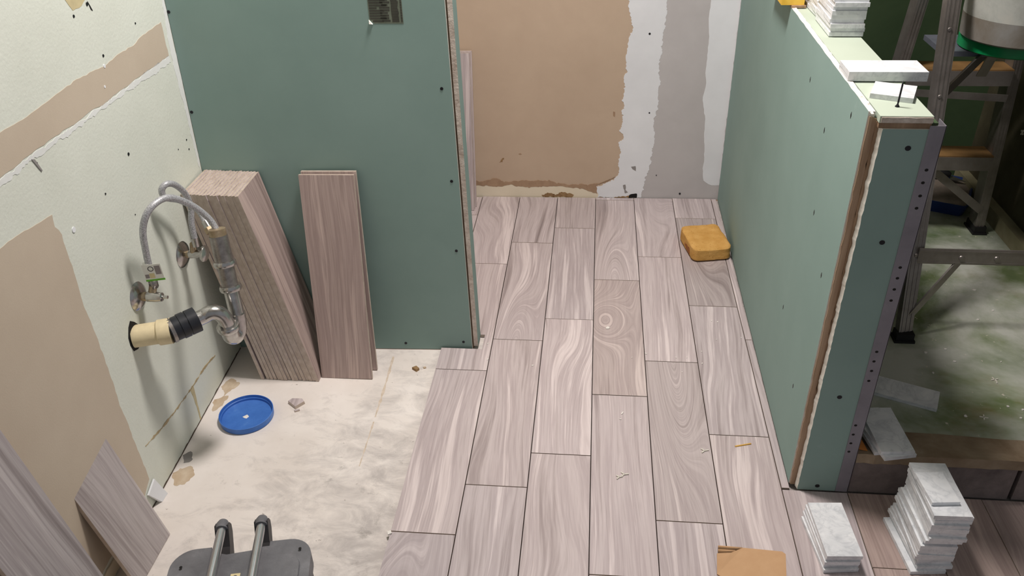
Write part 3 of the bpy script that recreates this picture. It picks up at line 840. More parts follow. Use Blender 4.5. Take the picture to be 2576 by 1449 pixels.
# half plank and full plank leaning on the left wall in the foreground
def side_plank(xb, xt, yc, me, L, label):
    s = (xb - xt) / L
    c = math.sqrt(1 - s * s)
    o = inst(me, 'plank_tile', basis((xb, yc, -0.0118), (0, 1, 0), (-s, 0, c), (c, 0, s)))
    return tag(o, label, 'tile', 'plank tiles leaning on the left wall')
side_plank(-0.5300, -0.5995, -1.376, PMH, 0.305, 'short grey cut plank tile leaning low on the left wall near the tool case')
side_plank(-0.4700, -0.5840, -1.634, PMG, PL, 'long grey plank tile leaning on the left wall in the near left corner')

# ================================================================== PLUMBING
P0 = lw(-1.085, 0.405)
tr = thing('drain_trap', 'chrome drain trap and tailpiece joined by black coupling to cream wall stub', 'drain pipe', (-0.60, -1.085, 0.33))
c1 = Vector((-0.5233, -1.0588, 0.405)); c2 = Vector((-0.4702, -1.0107, 0.411))
d01 = (c1 - P0).normalized()
stub = MB().tube([P0 - d01 * 0.004, P0 + d01 * 0.030, P0 + d01 * 0.046, c1], [0.0265, 0.0265, 0.0265, 0.0265], 24).build('wall_stub', 'pvc', tr)
MB().tube([P0 + d01 * 0.050, P0 + d01 * 0.052, c1 + d01 * .002], [0.0285, 0.0305, 0.0305], 24, 'pvc').build('stub_collar', 'pvc', stub)
d12 = (c2 - c1).normalized()
cp = MB().tube([c1 - d12 * 0.004, c1 + d12 * 0.022, c1 + d12 * 0.0225, c1 + d12 * 0.038, c1 + d12 * 0.0385, c2 - d12 * 0.012], [0.029, 0.029, 0.031, 0.031, 0.0285, 0.0285], 24).build('coupling', 'blackpipe', tr)
MB().tube([c1 + d12 * 0.041, c1 + d12 * 0.0412, c2 - d12 * 0.008, c2 - d12 * .0078], [0.026, 0.0315, 0.0315, 0.022], 10).build('coupling_nut', 'blackpipe', cp)
MB().tube([c1 - d12 * 0.002, c1 - d12 * 0.0018, c1 + d12 * 0.006, c1 + d12 * 0.0062], [0.028, 0.0305, 0.0305, 0.028], 20).build('clamp_band', 'steel_dull', cp)
arm = [c2 - d12 * .01, c2 + d12 * 0.008, (-0.4530, -0.9995, 0.4170), (-0.4420, -0.9930, 0.4160), (-0.4325, -0.9885, 0.4090), (-0.4265, -0.9855, 0.3960), (-0.4235, -0.984, 0.3800), (-0.4230, -0.983, 0.368)]
def smooth_path(pts, n=4):
    pts = [Vector(q) for q in pts]
    out = []
    for i in range(len(pts) - 1):
        p0, p1, p2, p3 = pts[max(i - 1, 0)], pts[i], pts[i + 1], pts[min(i + 2, len(pts) - 1)]
        for k in range(n):
            t = k / n
            out.append(0.5 * ((2 * p1) + (-p0 + p2) * t + (2 * p0 - 5 * p1 + 4 * p2 - p3) * t * t + (-p0 + 3 * p1 - 3 * p2 + p3) * t ** 3))
    out.append(pts[-1])
    return out
MB().tube(smooth_path(arm, 3), 0.0185, 20).build('trap_arm', 'chrome', tr)
bend = [(-0.4230, -0.983, 0.372), (-0.4232, -0.981, 0.350), (-0.4240, -0.975, 0.334), (-0.4215, -0.962, 0.3250), (-0.4180, -0.950, 0.332), (-0.4160, -0.944, 0.350), (-0.4150, -0.941, 0.380)]
MB().tube(smooth_path(bend, 4), 0.0205, 20).build('trap_bend', 'chrome', tr)
t0, t1 = Vector((-0.4150, -0.9415, 0.365)), Vector((-0.4370, -0.8975, 0.572))
dt = (t1 - t0).normalized()
MB().tube([t0, t0 + dt * 0.085], 0.0180, 20).build('lower_tailpiece', 'chrome', tr)
MB().tube([t0 + dt * 0.080, t0 + dt * 0.145], 0.0195, 20).build('middle_tailpiece', 'steel_dull', tr)
MB().tube([t0 + dt * 0.140, t1], 0.0215, 20).build('upper_tailpiece', 'steel_dull', tr)
MB().tube([t1 - dt * .002, t1 + dt * .016, t1 + dt * .0165, t1 + dt * .004], [0.0205, 0.0205, 0.0165, 0.0160], 12).build('brass_collar', 'brass', tr)
for q, d, r in ((Vector((-0.4230, -0.983, 0.366)), Vector((0, 0.05, -1)).normalized(), 0.0255), (t0 + dt * 0.080, dt, 0.0245), (t0 + dt * 0.143, dt, 0.0250)):
    MB().tube([q - d * 0.0075, q - d * 0.007, q - d * 0.003, q + d * 0.003, q + d * 0.007, q + d * 0.0075], [r * .8, r, r * 1.07, r * 1.07, r, r * .8], 24).build('slip_nut', 'chrome', tr)

def escutcheon(y, z, r, parent):
    o = lw(y, z)
    return MB().lathe([(0, 0), (r, 0.0), (r, 0.002), (r * 0.9, 0.006), (r * 0.6, 0.011), (r * 0.30, 0.014), (0, 0.0145)], o, (1, 0, 0.0), 28).build('escutcheon', 'chrome', parent)
# near valve (stem without handle)
v1 = thing('shutoff_valve', 'brass and chrome shut-off valve without handle above the cream drain stub', 'valve', lw(-1.032, 0.481))
escutcheon(-1.032, 0.481, 0.0345, v1)
q1 = lw(-1.032, 0.481)
MB().tube([q1 + Vector((.006, 0, 0)), q1 + Vector((.0262, 0, 0))], 0.0110, 8).build('compression_nut', 'brass', v1)
MB().tube([q1 + Vector((.026, 0, 0)), q1 + Vector((.0262, 0, 0)), q1 + Vector((.048, 0, 0)), q1 + Vector((.060, 0, 0)), q1 + Vector((.062, 0, 0))], [0.008, 0.0125, 0.0125, 0.0105, .006], 16).build('valve_body', 'chrome', v1)
MB().tube([q1 + Vector((.036, 0.004, 0.006)), q1 + Vector((.040, 0.0125, 0.026))], 0.0090, 12).build('outlet', 'brass', v1)
MB().tube([q1 + Vector((.060, 0, 0)), q1 + Vector((.074, 0, 0))], 0.0040, 10).build('stem', 'chrome', v1)
# far valve with an oval handle
v2 = thing('shutoff_valve', 'chrome shut-off valve with oval handle beside the leaning plank stack', 'valve', lw(-0.783, 0.448))
escutcheon(-0.783, 0.448, 0.0350, v2)
q2 = lw(-0.783, 0.448)
MB().tube([q2 + Vector((.006, 0, 0)), q2 + Vector((.026, -.004, .004))], 0.0100, 8).build('compression_nut', 'brass', v2)
MB().tube([q2 + Vector((.025, -.004, .004)), q2 + Vector((.0252, -.004, .004)), q2 + Vector((.046, -.007, .008)), q2 + Vector((.060, -.009, .010))], [.006, .0115, .0115, .008], 16).build('valve_body', 'chrome', v2)
MB().tube([q2 + Vector((.036, -.006, .010)), q2 + Vector((.045, -.013, .040))], 0.0085, 12).build('outlet', 'brass', v2)
MB().lathe([(0, 0), (0.012, 0.0), (0.021, 0.003), (0.0225, 0.007), (0.021, 0.011), (0.010, 0.014), (0, 0.0145)], q2 + Vector((.060, -.009, .010)), (1, -0.15, .1), 20, None, 0.72).build('handle', 'chrome', v2)

# braided supply hoses
h1p = smooth_path([(-0.556, -1.020, 0.505), (-0.555, -1.0195, 0.535), (-0.55, -1.023, 0.589), (-0.54, -1.023, 0.655), (-0.520, -1.005, 0.697), (-0.5, -0.958, 0.700), (-0.478, -0.912, 0.660), (-0.455, -0.888, 0.612), (-0.441, -0.890, 0.578), (-0.4365, -0.8975, 0.562)], 5)
hz1 = thing('supply_hose', 'braided hose with paper tag, arching from near valve into drain tailpiece', 'hose', (-0.556, -1.020, 0.505), 'braided supply hoses')
MB().tube(h1p, 0.0076, 14).build('hose', 'braid', hz1)
MB().tube([(-0.5565, -1.0205, 0.500), (-0.556, -1.0198, 0.521)], 0.0105, 6).build('end_nut', 'steel_dull', hz1)
# paper tag wrapped round the hose
tagb = Vector((-0.556, -1.0205, 0.521))
tu, tv = Vector((0.97, 0.10, 0.10)).normalized(), Vector((0.0, -0.06, 1)).normalized()
tn = tu.cross(tv).normalized()
def tagrect(a0, a1, b0, b1, o0, o1, name, mat, parent):
    r = ((a0, b0), (a1, b0), (a1, b1), (a0, b1))
    return MB().prism([tagb + tu * a + tv * b + tn * o0 for a, b in r], [tagb + tu * a + tv * b + tn * o1 for a, b in r], mat).build(name, mat, parent)
tg1 = tagrect(-0.010, 0.034, 0.006, 0.046, 0.0082, 0.0088, 'paper_tag', 'tagwhite', hz1)
MB().tube([tagb + tv * 0.006, tagb + tv * 0.046], 0.0090, 16).build('tag_wrap', 'tagwhite', hz1)
tagrect(-0.010, 0.035, 0.001, 0.006, 0.0082, 0.0089, 'green_stripe', 'taggreen', tg1)
tagrect(0.018, 0.031, 0.018, 0.041, 0.0088, 0.0091, 'barcode_block', 'taggrey', tg1)
tagrect(0.002, 0.014, 0.009, 0.022, 0.0088, 0.0091, 'yellow_print', 'tagyel', tg1)
tagrect(-0.008, 0.001, 0.010, 0.020, 0.0088, 0.0091, 'grey_print', 'taggrey', tg1)
rc = tagb + tu * 0.009 + tv * 0.034 + tn * 0.0090
ring = [rc + tu * 0.006 * math.cos(k * math.pi / 10) + tv * 0.006 * math.sin(k * math.pi / 10) for k in range(21)]
MB().tube(ring, 0.0009, 6, caps=False).build('round_mark', 'taginkd', tg1)

h2p = smooth_path([(-0.556, -0.796, 0.490), (-0.555, -0.792, 0.547), (-0.55, -0.785, 0.588), (-0.548, -0.798, 0.630), (-0.548, -0.832, 0.670), (-0.553, -0.860, 0.686), (-0.562, -0.872, 0.676), (-0.560, -0.868, 0.654), (-0.540, -0.845, 0.636), (-0.502, -0.842, 0.610), (-0.476, -0.864, 0.579)], 5)
hz2 = thing('supply_hose', 'braided hose looping from the oval-handled valve, its free nut by the tailpiece', 'hose', (-0.556, -0.796, 0.490), 'braided supply hoses')
MB().tube(h2p, 0.0076, 14).build('hose', 'braid', hz2)
MB().tube([(-0.5565, -0.7965, 0.482), (-0.556, -0.795, 0.506)], 0.0092, 10).build('ferrule', 'chrome', hz2)
e2 = Vector((-0.476, -0.864, 0.579)); de = (e2 - Vector((-0.502, -0.842, 0.610))).normalized()
MB().tube([e2 - de * .012, e2 + de * .006], 0.0095, 12).build('ferrule', 'chrome', hz2)
MB().tube([e2 + de * .006, e2 + de * .0062, e2 + de * .020, e2 + de * .0202], [.008, .0125, .0125, .008], 6).build('end_nut', 'brass', hz2)

# ================================================================== SMALL THINGS ON THE BARE FLOOR
lid_c = Vector((-0.4890, -0.8840, -0.0118))
lid = MB().lathe([(0.0, 0.0), (0.0690, 0.0), (0.0725, 0.002), (0.0735, 0.019), (0.0715, 0.0195), (0.0705, 0.012), (0.0685, 0.0105), (0.0680, 0.0045), (0.066, 0.0035), (0.0, 0.0035)], lid_c, (0, 0, 1), 56).build('pail_cover', 'blue', origin=lid_c)
tag(lid, 'round blue plastic lid lying rim up on the bare subfloor', 'lid')
MB().prism([lid_c + Vector((x, y, .0034)) for x, y in ragged([(-.012, -.004), (-.002, .006), (.006, -.002), (.002, -.010), (-.006, -.008)], .003, .0015, 2)],
           [lid_c + Vector((x, y, .0040)) for x, y in ragged([(-.012, -.004), (-.002, .006), (.006, -.002), (.002, -.010), (-.006, -.008)], .003, .0015, 2)], 'chip').build('white_speck', 'chip', lid)
def chunk(name, pts, h, mat, label, cat, z=-0.0118, group=None, skew=(0, 0)):
    cx = sum(q[0] for q in pts) / len(pts); cy = sum(q[1] for q in pts) / len(pts)
    o = MB().prism([(x, y, z) for x, y in pts], [(cx + (x - cx) * .94 + skew[0], cy + (y - cy) * .94 + skew[1], z + h) for x, y in pts], mat).build(name, mat, origin=(cx, cy, z))
    return tag(o, label, cat, group)
chunk('tile_fragment', [(-0.3935, -0.8198), (-0.3640, -0.8430), (-0.3447, -0.8180), (-0.3550, -0.8060), (-0.385, -0.807)], 0.0095, 'plank', 'broken plank tile fragment beside the blue lid', 'fragment', group='broken tile fragments')
chunk('tile_fragment', [(-0.366, -0.8500), (-0.352, -0.8440), (-0.350, -0.8490), (-0.362, -0.8560)], 0.004, 'plank', 'tiny tile sliver in front of the larger broken fragment', 'fragment', group='broken tile fragments')
chunk('tile_fragment', [(-0.0720, -0.6440), (-0.0600, -0.6350), (-0.0490, -0.6460), (-0.0560, -0.6560)], 0.008, 'mould', 'small brown tile fragment near the notched floor plank', 'fragment', group='broken tile fragments')
chunk('tile_fragment', [(-0.040, -0.6350), (-0.032, -0.632), (-0.030, -0.637), (-0.037, -0.640)], 0.004, 'rust', 'tiny pale fragment just right of the small brown one', 'fragment', group='broken tile fragments')
# white scrap of board standing at the foot of the left wall
sc = MB().prism([lw(-1.205, -0.0115, 0.010), lw(-1.176, -0.0115, 0.012), lw(-1.190, 0.053, 0.002), lw(-1.231, 0.040, 0.002)],
                [lw(-1.203, -0.0115, 0.016), lw(-1.175, -0.0115, 0.018), lw(-1.190, 0.052, 0.006), lw(-1.230, 0.039, 0.006)], 'plaster').build('board_scrap', 'plaster', origin=lw(-1.20, -0.0115, 0.008))
tag(sc, 'white plaster scrap standing against the foot of the left wall', 'scrap')

# grey case with two steel rods, bottom edge of the picture
ang = math.radians(12.0)
cu = Vector((math.cos(ang), math.sin(ang), 0)); cv = Vector((math.sin(ang), -math.cos(ang), 0))   # u right, v towards camera
C0 = Vector((-0.2270, -1.4880, -0.0118))
HZ = 0.212
def cc(u, v, z):
    return C0 + cu * u + cv * v + Vector((0, 0, z))
case = thing('tool_case', 'grey plastic tool case with two steel rods at the bottom edge', 'tool case', C0 + cv * 0.2)
def round_rect(u0, u1, v0, v1, r, n=8, notch=None):
    pts = []
    for cx, cy, a0 in ((u1 - r, v0 + r, -90), (u1 - r, v1 - r, 0), (u0 + r, v1 - r, 90), (u0 + r, v0 + r, 180)):
        for k in range(n + 1):
            a = math.radians(a0 + 90 * k / n)
            pts.append((cx + r * math.cos(a), cy + r * math.sin(a)))
    if notch:
        pts += notch
    return pts
nt = [(-0.062, 0.0), (-0.060, 0.012), (-0.030, 0.022), (0.022, 0.018), (0.050, 0.008), (0.052, 0.0)]
rp = round_rect(-0.136, 0.136, 0.0, 0.42, 0.045, 8, nt)
b = MB().prism([cc(u, v, 0.0) for u, v in round_rect(-0.132, 0.132, 0.005, 0.415, 0.045)], [cc(u, v, HZ - 0.035) for u, v in round_rect(-0.132, 0.132, 0.005, 0.415, 0.045)], 'greydk')
b.build('body', 'greydk', case)
lidc = MB().prism([cc(u, v, HZ - 0.036) for u, v in rp], [cc(u, v, HZ) for u, v in rp], 'greypl')
lidc.bevel(0.006, 2, 50)
lidc.build('case_lid', 'greypl', case)
inner = round_rect(-0.118, 0.118, 0.040, 0.40, 0.03)
MB().prism([cc(u, v, HZ - .001) for u, v in inner], [cc(u * .98, v, HZ + 0.004) for u, v in inner], 'greypl').bevel(.002, 2, 50).build('raised_panel', 'greypl', case)
for u in (-0.0385, 0.0385):
    # bracket: wedge that rises past the lid edge and carries the rod socket
    w = 0.0135
    prof = [(-0.004, -0.03), (-0.030, 0.008), (-0.034, 0.024), (-0.028, 0.036), (-0.016, 0.041), (-0.010, 0.030), (0.006, 0.004), (0.020, -0.006), (0.020, -0.03)]
    br = MB().prism([cc(u - w, v, HZ + z) for v, z in prof], [cc(u + w, v, HZ + z) for v, z in prof], 'greydk').bevel(0.003, 2, 40).build('rod_bracket', 'greydk', case)
    MB().tube([cc(u, -0.036, HZ + 0.033), cc(u, -0.033, HZ + .033), cc(u, -0.026, HZ + 0.033), cc(u, -0.012, HZ + 0.033), cc(u, -0.0118, HZ + 0.033)], [0.003, 0.0095, 0.0125, 0.0125, 0.008], 18).build('socket_cap', 'greypl', br)
    MB().tube([cc(u, -0.012, HZ + 0.033), cc(u, 0.40, HZ + 0.033)], 0.0088, 18).build('steel_rod', 'rod', case)
    MB().box((-0.012, 0.385, HZ - .002), (0.012, 0.405, HZ + 0.046), None, basis(C0 + cu * u, cu, cv, (0, 0, 1))).build('rod_support', 'greydk', case)
for u, v in ((-0.112, 0.045), (0.114, 0.030)):
    MB().lathe([(0, 0), (0.003, 0), (0.003, .0006), (0, .0006)], cc(u, v, HZ + 0.0036), (0, 0, 1), 10).build('screw_hole', 'dark', case)
lb = [(-0.012, 0.075), (0.006, 0.075), (0.006, 0.11), (-0.012, 0.11)]
stk = MB().prism([cc(u, v, HZ + .004) for u, v in lb], [cc(u, v, HZ + .0046) for u, v in lb], 'tagyel').build('sticker', 'tagyel', case)
MB().lathe([(0.0018, 0), (0.004, 0), (0.004, .0005), (0.0018, .0005)], cc(-0.003, 0.083, HZ + .0045), (0, 0, 1), 14, 'taginkd').build('printed_ring', 'taginkd', stk)

# ================================================================== SMALL THINGS ON THE TILED FLOOR
# big grouting sponge
def superbox(cx, cy, z0, hx, hy, h, rot, seed, n=14):
    bm = bmesh.new()
    bmesh.ops.create_cube(bm, size=2.0)
    bmesh.ops.subdivide_edges(bm, edges=bm.edges[:], cuts=n, use_grid_fill=True)
    for v in bm.verts:
        p = v.co.copy()
        # rounded box
        r = 0.32
        q = Vector([max(-1 + r, min(1 - r, c)) for c in p])
        d = p - q
        if d.length > 1e-6:
            p = q + d.normalized() * r
        p = Vector((p.x * hx, p.y * hy, (p.z + 1) / 2 * h))
        nn = noise.noise(p * 38 + Vector((seed, 0, 0))) * 0.0022 + noise.noise(p * 120) * 0.0009
        if p.z > 0.004:
            p += Vector((p.x, p.y, p.z)).normalized() * nn
            p.z -= 0.004 * max(0, math.cos(p.x / hx * 1.4)) * (p.z / h)
        v.co = p
    for f in bm.faces:
        f.smooth = True
    c, s = math.cos(rot), math.sin(rot)
    for v in bm.verts:
        x, y = v.co.x, v.co.y
        v.co = Vector((cx + c * x - s * y, cy + s * x + c * y, z0 + v.co.z))
    b = MB(); b.bm.free(); b.bm = bm
    return b
spg = superbox(0.8570, 0.1040, 0.0003, 0.0705, 0.0930, 0.056, 0.19, 3).build('sponge', 'sponge', origin=(0.860, 0.105, 0))
tag(spg, 'orange-yellow grouting sponge lying on floor planks beside the green half wall', 'sponge')
def srot(x, y, z):
    c, s = math.cos(0.19), math.sin(0.19)
    return Vector((0.857 + c * x - s * y, 0.104 + s * x + c * y, z))
dirt = ragged([(-0.050, 0.012), (-0.020, 0.010), (0.010, 0.016), (0.012, 0.026), (-0.018, 0.030), (-0.046, 0.034)], .006, .004, 6)
MB().prism([srot(-0.0685, y, z) for y, z in dirt], [srot(-0.0712, y, z) for y, z in dirt], 'sponge_dirt').build('dirt_patch', 'sponge_dirt', spg)

# cardboard carton, bottom edge of the picture
car = thing('cardboard_box', 'brown cardboard carton with a torn corrugated corner at the bottom edge', 'box', (0.78, -1.46, 0.0))
a = math.radians(-3)
bu = Vector((math.cos(a), math.sin(a), 0)); bv = Vector((0.10, -1, 0)).normalized()
B0 = Vector((0.7270, -1.3560, 0))
def bc(u, v, z):
    return B0 + bu * u - Vector((0.14, 0.99, 0)).normalized() * v + Vector((0, 0, z))
MB().prism([bc(.012, .066, 0.0003), bc(.128, .066, 0.0003), bc(.128, .26, 0.0003), bc(.012, .26, 0.0003)], [bc(.012, .066, .095), bc(.128, .066, .095), bc(.128, .26, .095), bc(.012, .26, .095)], 'card').build('carton_body', 'card', car)
MB().prism([bc(-.002, 0.021, .1185), bc(0.026, .016, .1185), bc(0.050, 0.0, .1185), bc(0.128, 0.0, .1185), bc(0.135, 0.006, .1185), bc(0.135, .16, .108), bc(0, .068, .1120)],
           [bc(-.002, 0.021, .1220), bc(0.026, .016, .1220), bc(0.050, 0.0, .1220), bc(0.128, 0.0, .1220), bc(0.135, 0.006, .1220), bc(0.135, .16, .1115), bc(0, .068, .1155)], 'card').build('top_flap', 'card', car)
MB().prism([bc(.004, .068, .094), bc(.132, .068, .094), bc(.132, .26, .094), bc(.004, .26, .094)], [bc(.004, .068, .1085), bc(.132, .10, .1085), bc(.132, .26, .108), bc(.004, .26, .108)], 'carddk').build('folded_flaps', 'carddk', car)
for i in range(4):
    u1 = 0.049 - 0.007 * i
    MB().tube([bc(0.0, 0.001 + i * 0.0050, .1190), bc(u1, 0.0 + i * 0.0046, .1190)], 0.0026, 8).build('torn_flute', 'card' if i % 2 == 0 else 'carddk', car)

# wood sliver, spacers and crumbs
o = MB().hexa([(0.832, -0.9280, 0.0003), (0.874, -0.9155, 0.0003), (0.873, -0.9120, 0.0003), (0.831, -0.9240, 0.0003), (0.832, -0.9275, .0022), (0.874, -0.9150, .003), (0.873, -0.9125, .003), (0.831, -0.9245, .0022)], 'sliver').build('wood_sliver', 'sliver', origin=(0.853, -0.92, 0))
tag(o, 'thin yellow wood sliver on the floor plank near the half wall end', 'splinter')
def yspacer(x, y, a, label, z=0.0004, group='loose tile spacers on the floor', s=0.011, shape='Y'):
    b = MB()
    angs = (a, a + 2.2, a + 3.6) if shape == 'Y' else (a, a + math.pi / 2, a + math.pi, a + 1.5 * math.pi)
    for k, q in enumerate(angs):
        b.box((0, -0.0012, 0.00003 * k), (s, 0.0012, 0.0026), 'spacer', Matrix.Translation((x, y, z)) @ Matrix.Rotation(q, 4, 'Z'))
    o = b.build('tile_spacer', 'spacer', origin=(x, y, z))
    tag(o, label, 'spacer', group)
yspacer(0.752, -0.948, 0.3, 'white Y-shaped tile spacer on the floor plank left of the wood sliver')
yspacer(0.546, -1.046, 0.25, 'white tile spacer on the floor plank below the middle of the tiled aisle')
yspacer(0.533, -1.056, 0.35, 'white tile spacer lying just left of another spacer in the tiled aisle', s=0.009)
for i, (x, y, sh) in enumerate(((1.517, -0.73, 'X'), (1.433, -0.885, 'X'))):
    yspacer(x, y, 0.3 + i, 'white cross tile spacer on the shower floor, %s the curb' % ('farther from' if i == 0 else 'nearer to'), 0.0964, 'tile spacers on the shower floor', 0.010, sh)
crumbs = [(0.833, -0.358), (0.851, -0.362), (0.786, -0.522), (0.578, -0.564), (0.708, -0.556), (0.740, -0.554), (0.837, -0.458), (0.782, -0.580), (0.720, -0.625),
          (0.620, -0.542), (0.286, -0.620), (0.141, -0.520), (0.913, -0.443), (0.150, -0.599), (0.545, -0.815), (0.539, -0.840)]
rr = random.Random(9)
for i, (x, y) in enumerate(crumbs):
    s = rr.uniform(.0016, .0034); a = rr.uniform(0, 3)
    e = 2.0 if i >= 14 else 1.3
    pts = [(x + s * e * math.cos(a) * math.cos(q) - s * .7 * math.sin(a) * math.sin(q), y + s * e * math.sin(a) * math.cos(q) + s * .7 * math.cos(a) * math.sin(q)) for q in [k * math.pi / 3 + rr.uniform(-.3, .3) for k in range(6)]]
    chunk('plaster_crumb', pts, 0.0016, 'chip', 'tiny white plaster crumb on the floor planks', 'crumb', 0.0004, 'white crumbs scattered on the floor planks')
chunk('plaster_crumb', [(0.500, -0.417), (0.506, -0.410), (0.514, -0.413), (0.512, -0.420), (0.503, -0.422)], 0.003, 'chip', 'largest white plaster crumb, on the knotty middle floor plank', 'crumb', 0.0004)
chunk('plaster_crumb', [(-0.006, -1.268), (0.002, -1.264), (0.006, -1.272), (-0.002, -1.278)], 0.004, 'chip', 'white plaster crumb at the cut edge of tiles by the subfloor', 'crumb', 0.0004)
rr = random.Random(19)
for i in range(16):
    x, y = rr.uniform(1.30, 1.80), rr.uniform(-0.93, -0.25)
    s = rr.uniform(.002, .006)
    pts = [(x + s * rr.uniform(.6, 1.3) * math.cos(q), y + s * rr.uniform(.5, 1) * math.sin(q)) for q in [k * math.pi / 3 for k in range(6)]]
    chunk('plaster_crumb', pts, 0.002, 'chip', 'pale mortar crumb on the shower floor', 'crumb', 0.0964, 'crumbs scattered on the shower floor')

# ================================================================== MARBLE TILES
def marble_mesh(w=0.0762, l=0.1524, t=0.0095):
    b = MB().box((-w / 2, -l / 2, 0), (w / 2, l / 2, t), 'marble').bevel(0.0009)
    o = b.build('marble_source', 'marble')
    me = o.data
    bpy.data.objects.remove(o, do_unlink=True)
    return me
MT = marble_mesh()
MT_CUT = marble_mesh(0.0762, 0.108)
MT_SMALL = marble_mesh(0.058, 0.086)
def mtile(x, y, z, a, label, group=None, me=MT, tilt=None):
    mt = Matrix.Translation((x, y, z)) @ Matrix.Rotation(a, 4, 'Z')
    if tilt:
        mt = mt @ tilt
    o = inst(me, 'marble_tile', mt)
    return tag(o, label, 'tile', group)
rr = random.Random(31)
TS = 0.00965
# tall stack by the curb
n = 19
for i in range(n):
    f = i / (n - 1)
    x = 1.1970 - 0.004 * math.sin(f * 6) + rr.uniform(-.0035, .0035)
    y = -1.2120 - 0.012 * f + rr.uniform(-.005, .005)
    a = 0.02 + rr.uniform(-.035, .035) + (0.10 if i < 4 else 0)
    if i == 0:
        x, y, a = 1.183, -1.222, 0.10
    if i == n - 1:
        x, y, a = 1.1965, -1.224, 0.025
    k = n - i
    lab = 'white marble tile, %s from the top of the tall marble floor stack' % ORD[k - 1]
    mtile(x, y, 0.0004 + i * TS, a, lab, 'marble tiles in the tall stack beside the curb')
mtile(1.187, -1.229, 0.0004 + n * TS, 0.10, 'small cut marble piece lying on top of the tall marble stack', None, MT_SMALL)
# low stack near the half wall end
n = 5
for i, (dx, dy, a) in enumerate(((-.006, -.004, .09), (-.004, .003, .07), (-.003, .000, .05), (-.0015, .004, .055), (0, 0, .035))):
    mtile(1.0035 + dx, -1.2270 + dy, 0.0004 + i * TS, 0.03 + a, 'white marble tile, %s from the top of the low stack before the half wall' % ORD[n - 1 - i], 'marble tiles in the low stack on the floor')
# on the curb
mtile(1.1420, -0.9850, 0.1225, 0.16, 'lowest of three marble tiles stacked askew on the shower curb', 'marble tiles on the curb')
mtile(1.1500, -1.0110, 0.1225 + TS, 0.22, 'middle of three marble tiles stacked askew on the shower curb', 'marble tiles on the curb')
mtile(1.1540, -1.0050, 0.1225 + 2 * TS, 0.075, 'topmost of three marble tiles stacked askew on the shower curb', 'marble tiles on the curb')
# on the shower floor
mtile(1.2690, -0.8060, 0.0964, -0.405 + math.pi / 2, 'grey-looking marble tile lying flat on the shower floor behind the half wall')
# on the half wall
mtile(1.0235, -0.8390, TOPZ + 0.0023, math.pi / 2 - 0.006, 'lower of two long marble tiles laid across the half wall top', 'marble tiles across the half wall')
mtile(1.0230, -0.8400, TOPZ + 0.0023 + TS, math.pi / 2 + 0.004, 'upper of two long marble tiles laid across the half wall top', 'marble tiles across the half wall')
mtile(1.0150, -0.9480, TOPZ + 0.0002, math.pi / 2 - 0.38, 'short cut marble tile on half wall top behind the upright screw', None, marble_mesh(0.0762, 0.0762))
n = 9
for i in range(n):
    mtile(1.0200 + 0.0015 * math.sin(i * 1.9) + (0.002 if i > 5 else 0) - 0.0004 * i, -0.4820 + 0.003 * math.sin(i * 2.4) - 0.003 * (i > 6), TOPZ + 0.0023 + i * TS, 0.02 * math.sin(i * 1.3) - .008,
          'white marble tile, %s from the top of the stack on the half wall' % ORD[n - 1 - i], 'marble tiles stacked on the half wall')
for i in range(4):
    mtile(1.0260, -0.318 + .002 * i, TOPZ + 0.0023 + i * TS, 0.03 * (-1) ** i, 'white marble tile, %s from the top of the low far stack on the half wall' % ORD[3 - i], 'marble tiles in the far stack on the half wall')

# upright drywall screw on the half wall top
s0 = Vector((1.0035, -1.0150, TOPZ + 0.0003))
sw = thing('drywall_screw', 'black drywall screw standing on its head on the half wall top', 'screw', s0)
MB().lathe([(0, 0), (0.0042, 0), (0.0042, 0.0008), (0.0018, 0.0042), (0, 0.0042)], s0, (0.03, 0.05, 1), 16).build('screw_head', 'screw', sw)
sp = [(0.0017, 0.004)]
for k in range(14):
    sp += [(0.0013, 0.0075 + k * 0.0026), (0.0021, 0.0085 + k * 0.0026)]
sp += [(0.0012, 0.0440), (0.0, 0.0490)]
MB().lathe(sp, s0, (0.03, 0.05, 1), 12).build('threaded_shank', 'screw', sw)

# yellow block lying across the half wall top at the picture's top edge
yb = MB().box((0.920, -0.290, TOPZ + 0.008), (0.978, -0.10, TOPZ + 0.040), 'yellow').bevel(0.004, 2).build('yellow_block', 'yellow', origin=(0.95, -0.18, TOPZ + .008))
tag(yb, 'yellow block lying across the half wall edge at the top of the picture', 'block')
ws = MB().box((0.946, -0.297, TOPZ + 0.0022), (0.982, -0.10, TOPZ + 0.0078), 'stud').build('wood_strip', 'stud', origin=(0.97, -0.18, TOPZ + .0022))
tag(ws, 'thin brown wood strip under the yellow block on the half wall', 'strip')

# orange shard on the curb
o = MB().hexa([(1.083, -1.045, .1200), (1.106, -1.050, .1200), (1.100, -1.012, .1190), (1.094, -1.008, .1190), (1.084, -1.044, .1250), (1.105, -1.049, .1230), (1.099, -1.012, .1260), (1.094, -1.008, .1260)], 'orange').build('plastic_shard', 'orange', origin=(1.094, -1.03, .119))
tag(o, 'small orange plastic shard on the curb beside the half wall bead', 'shard')

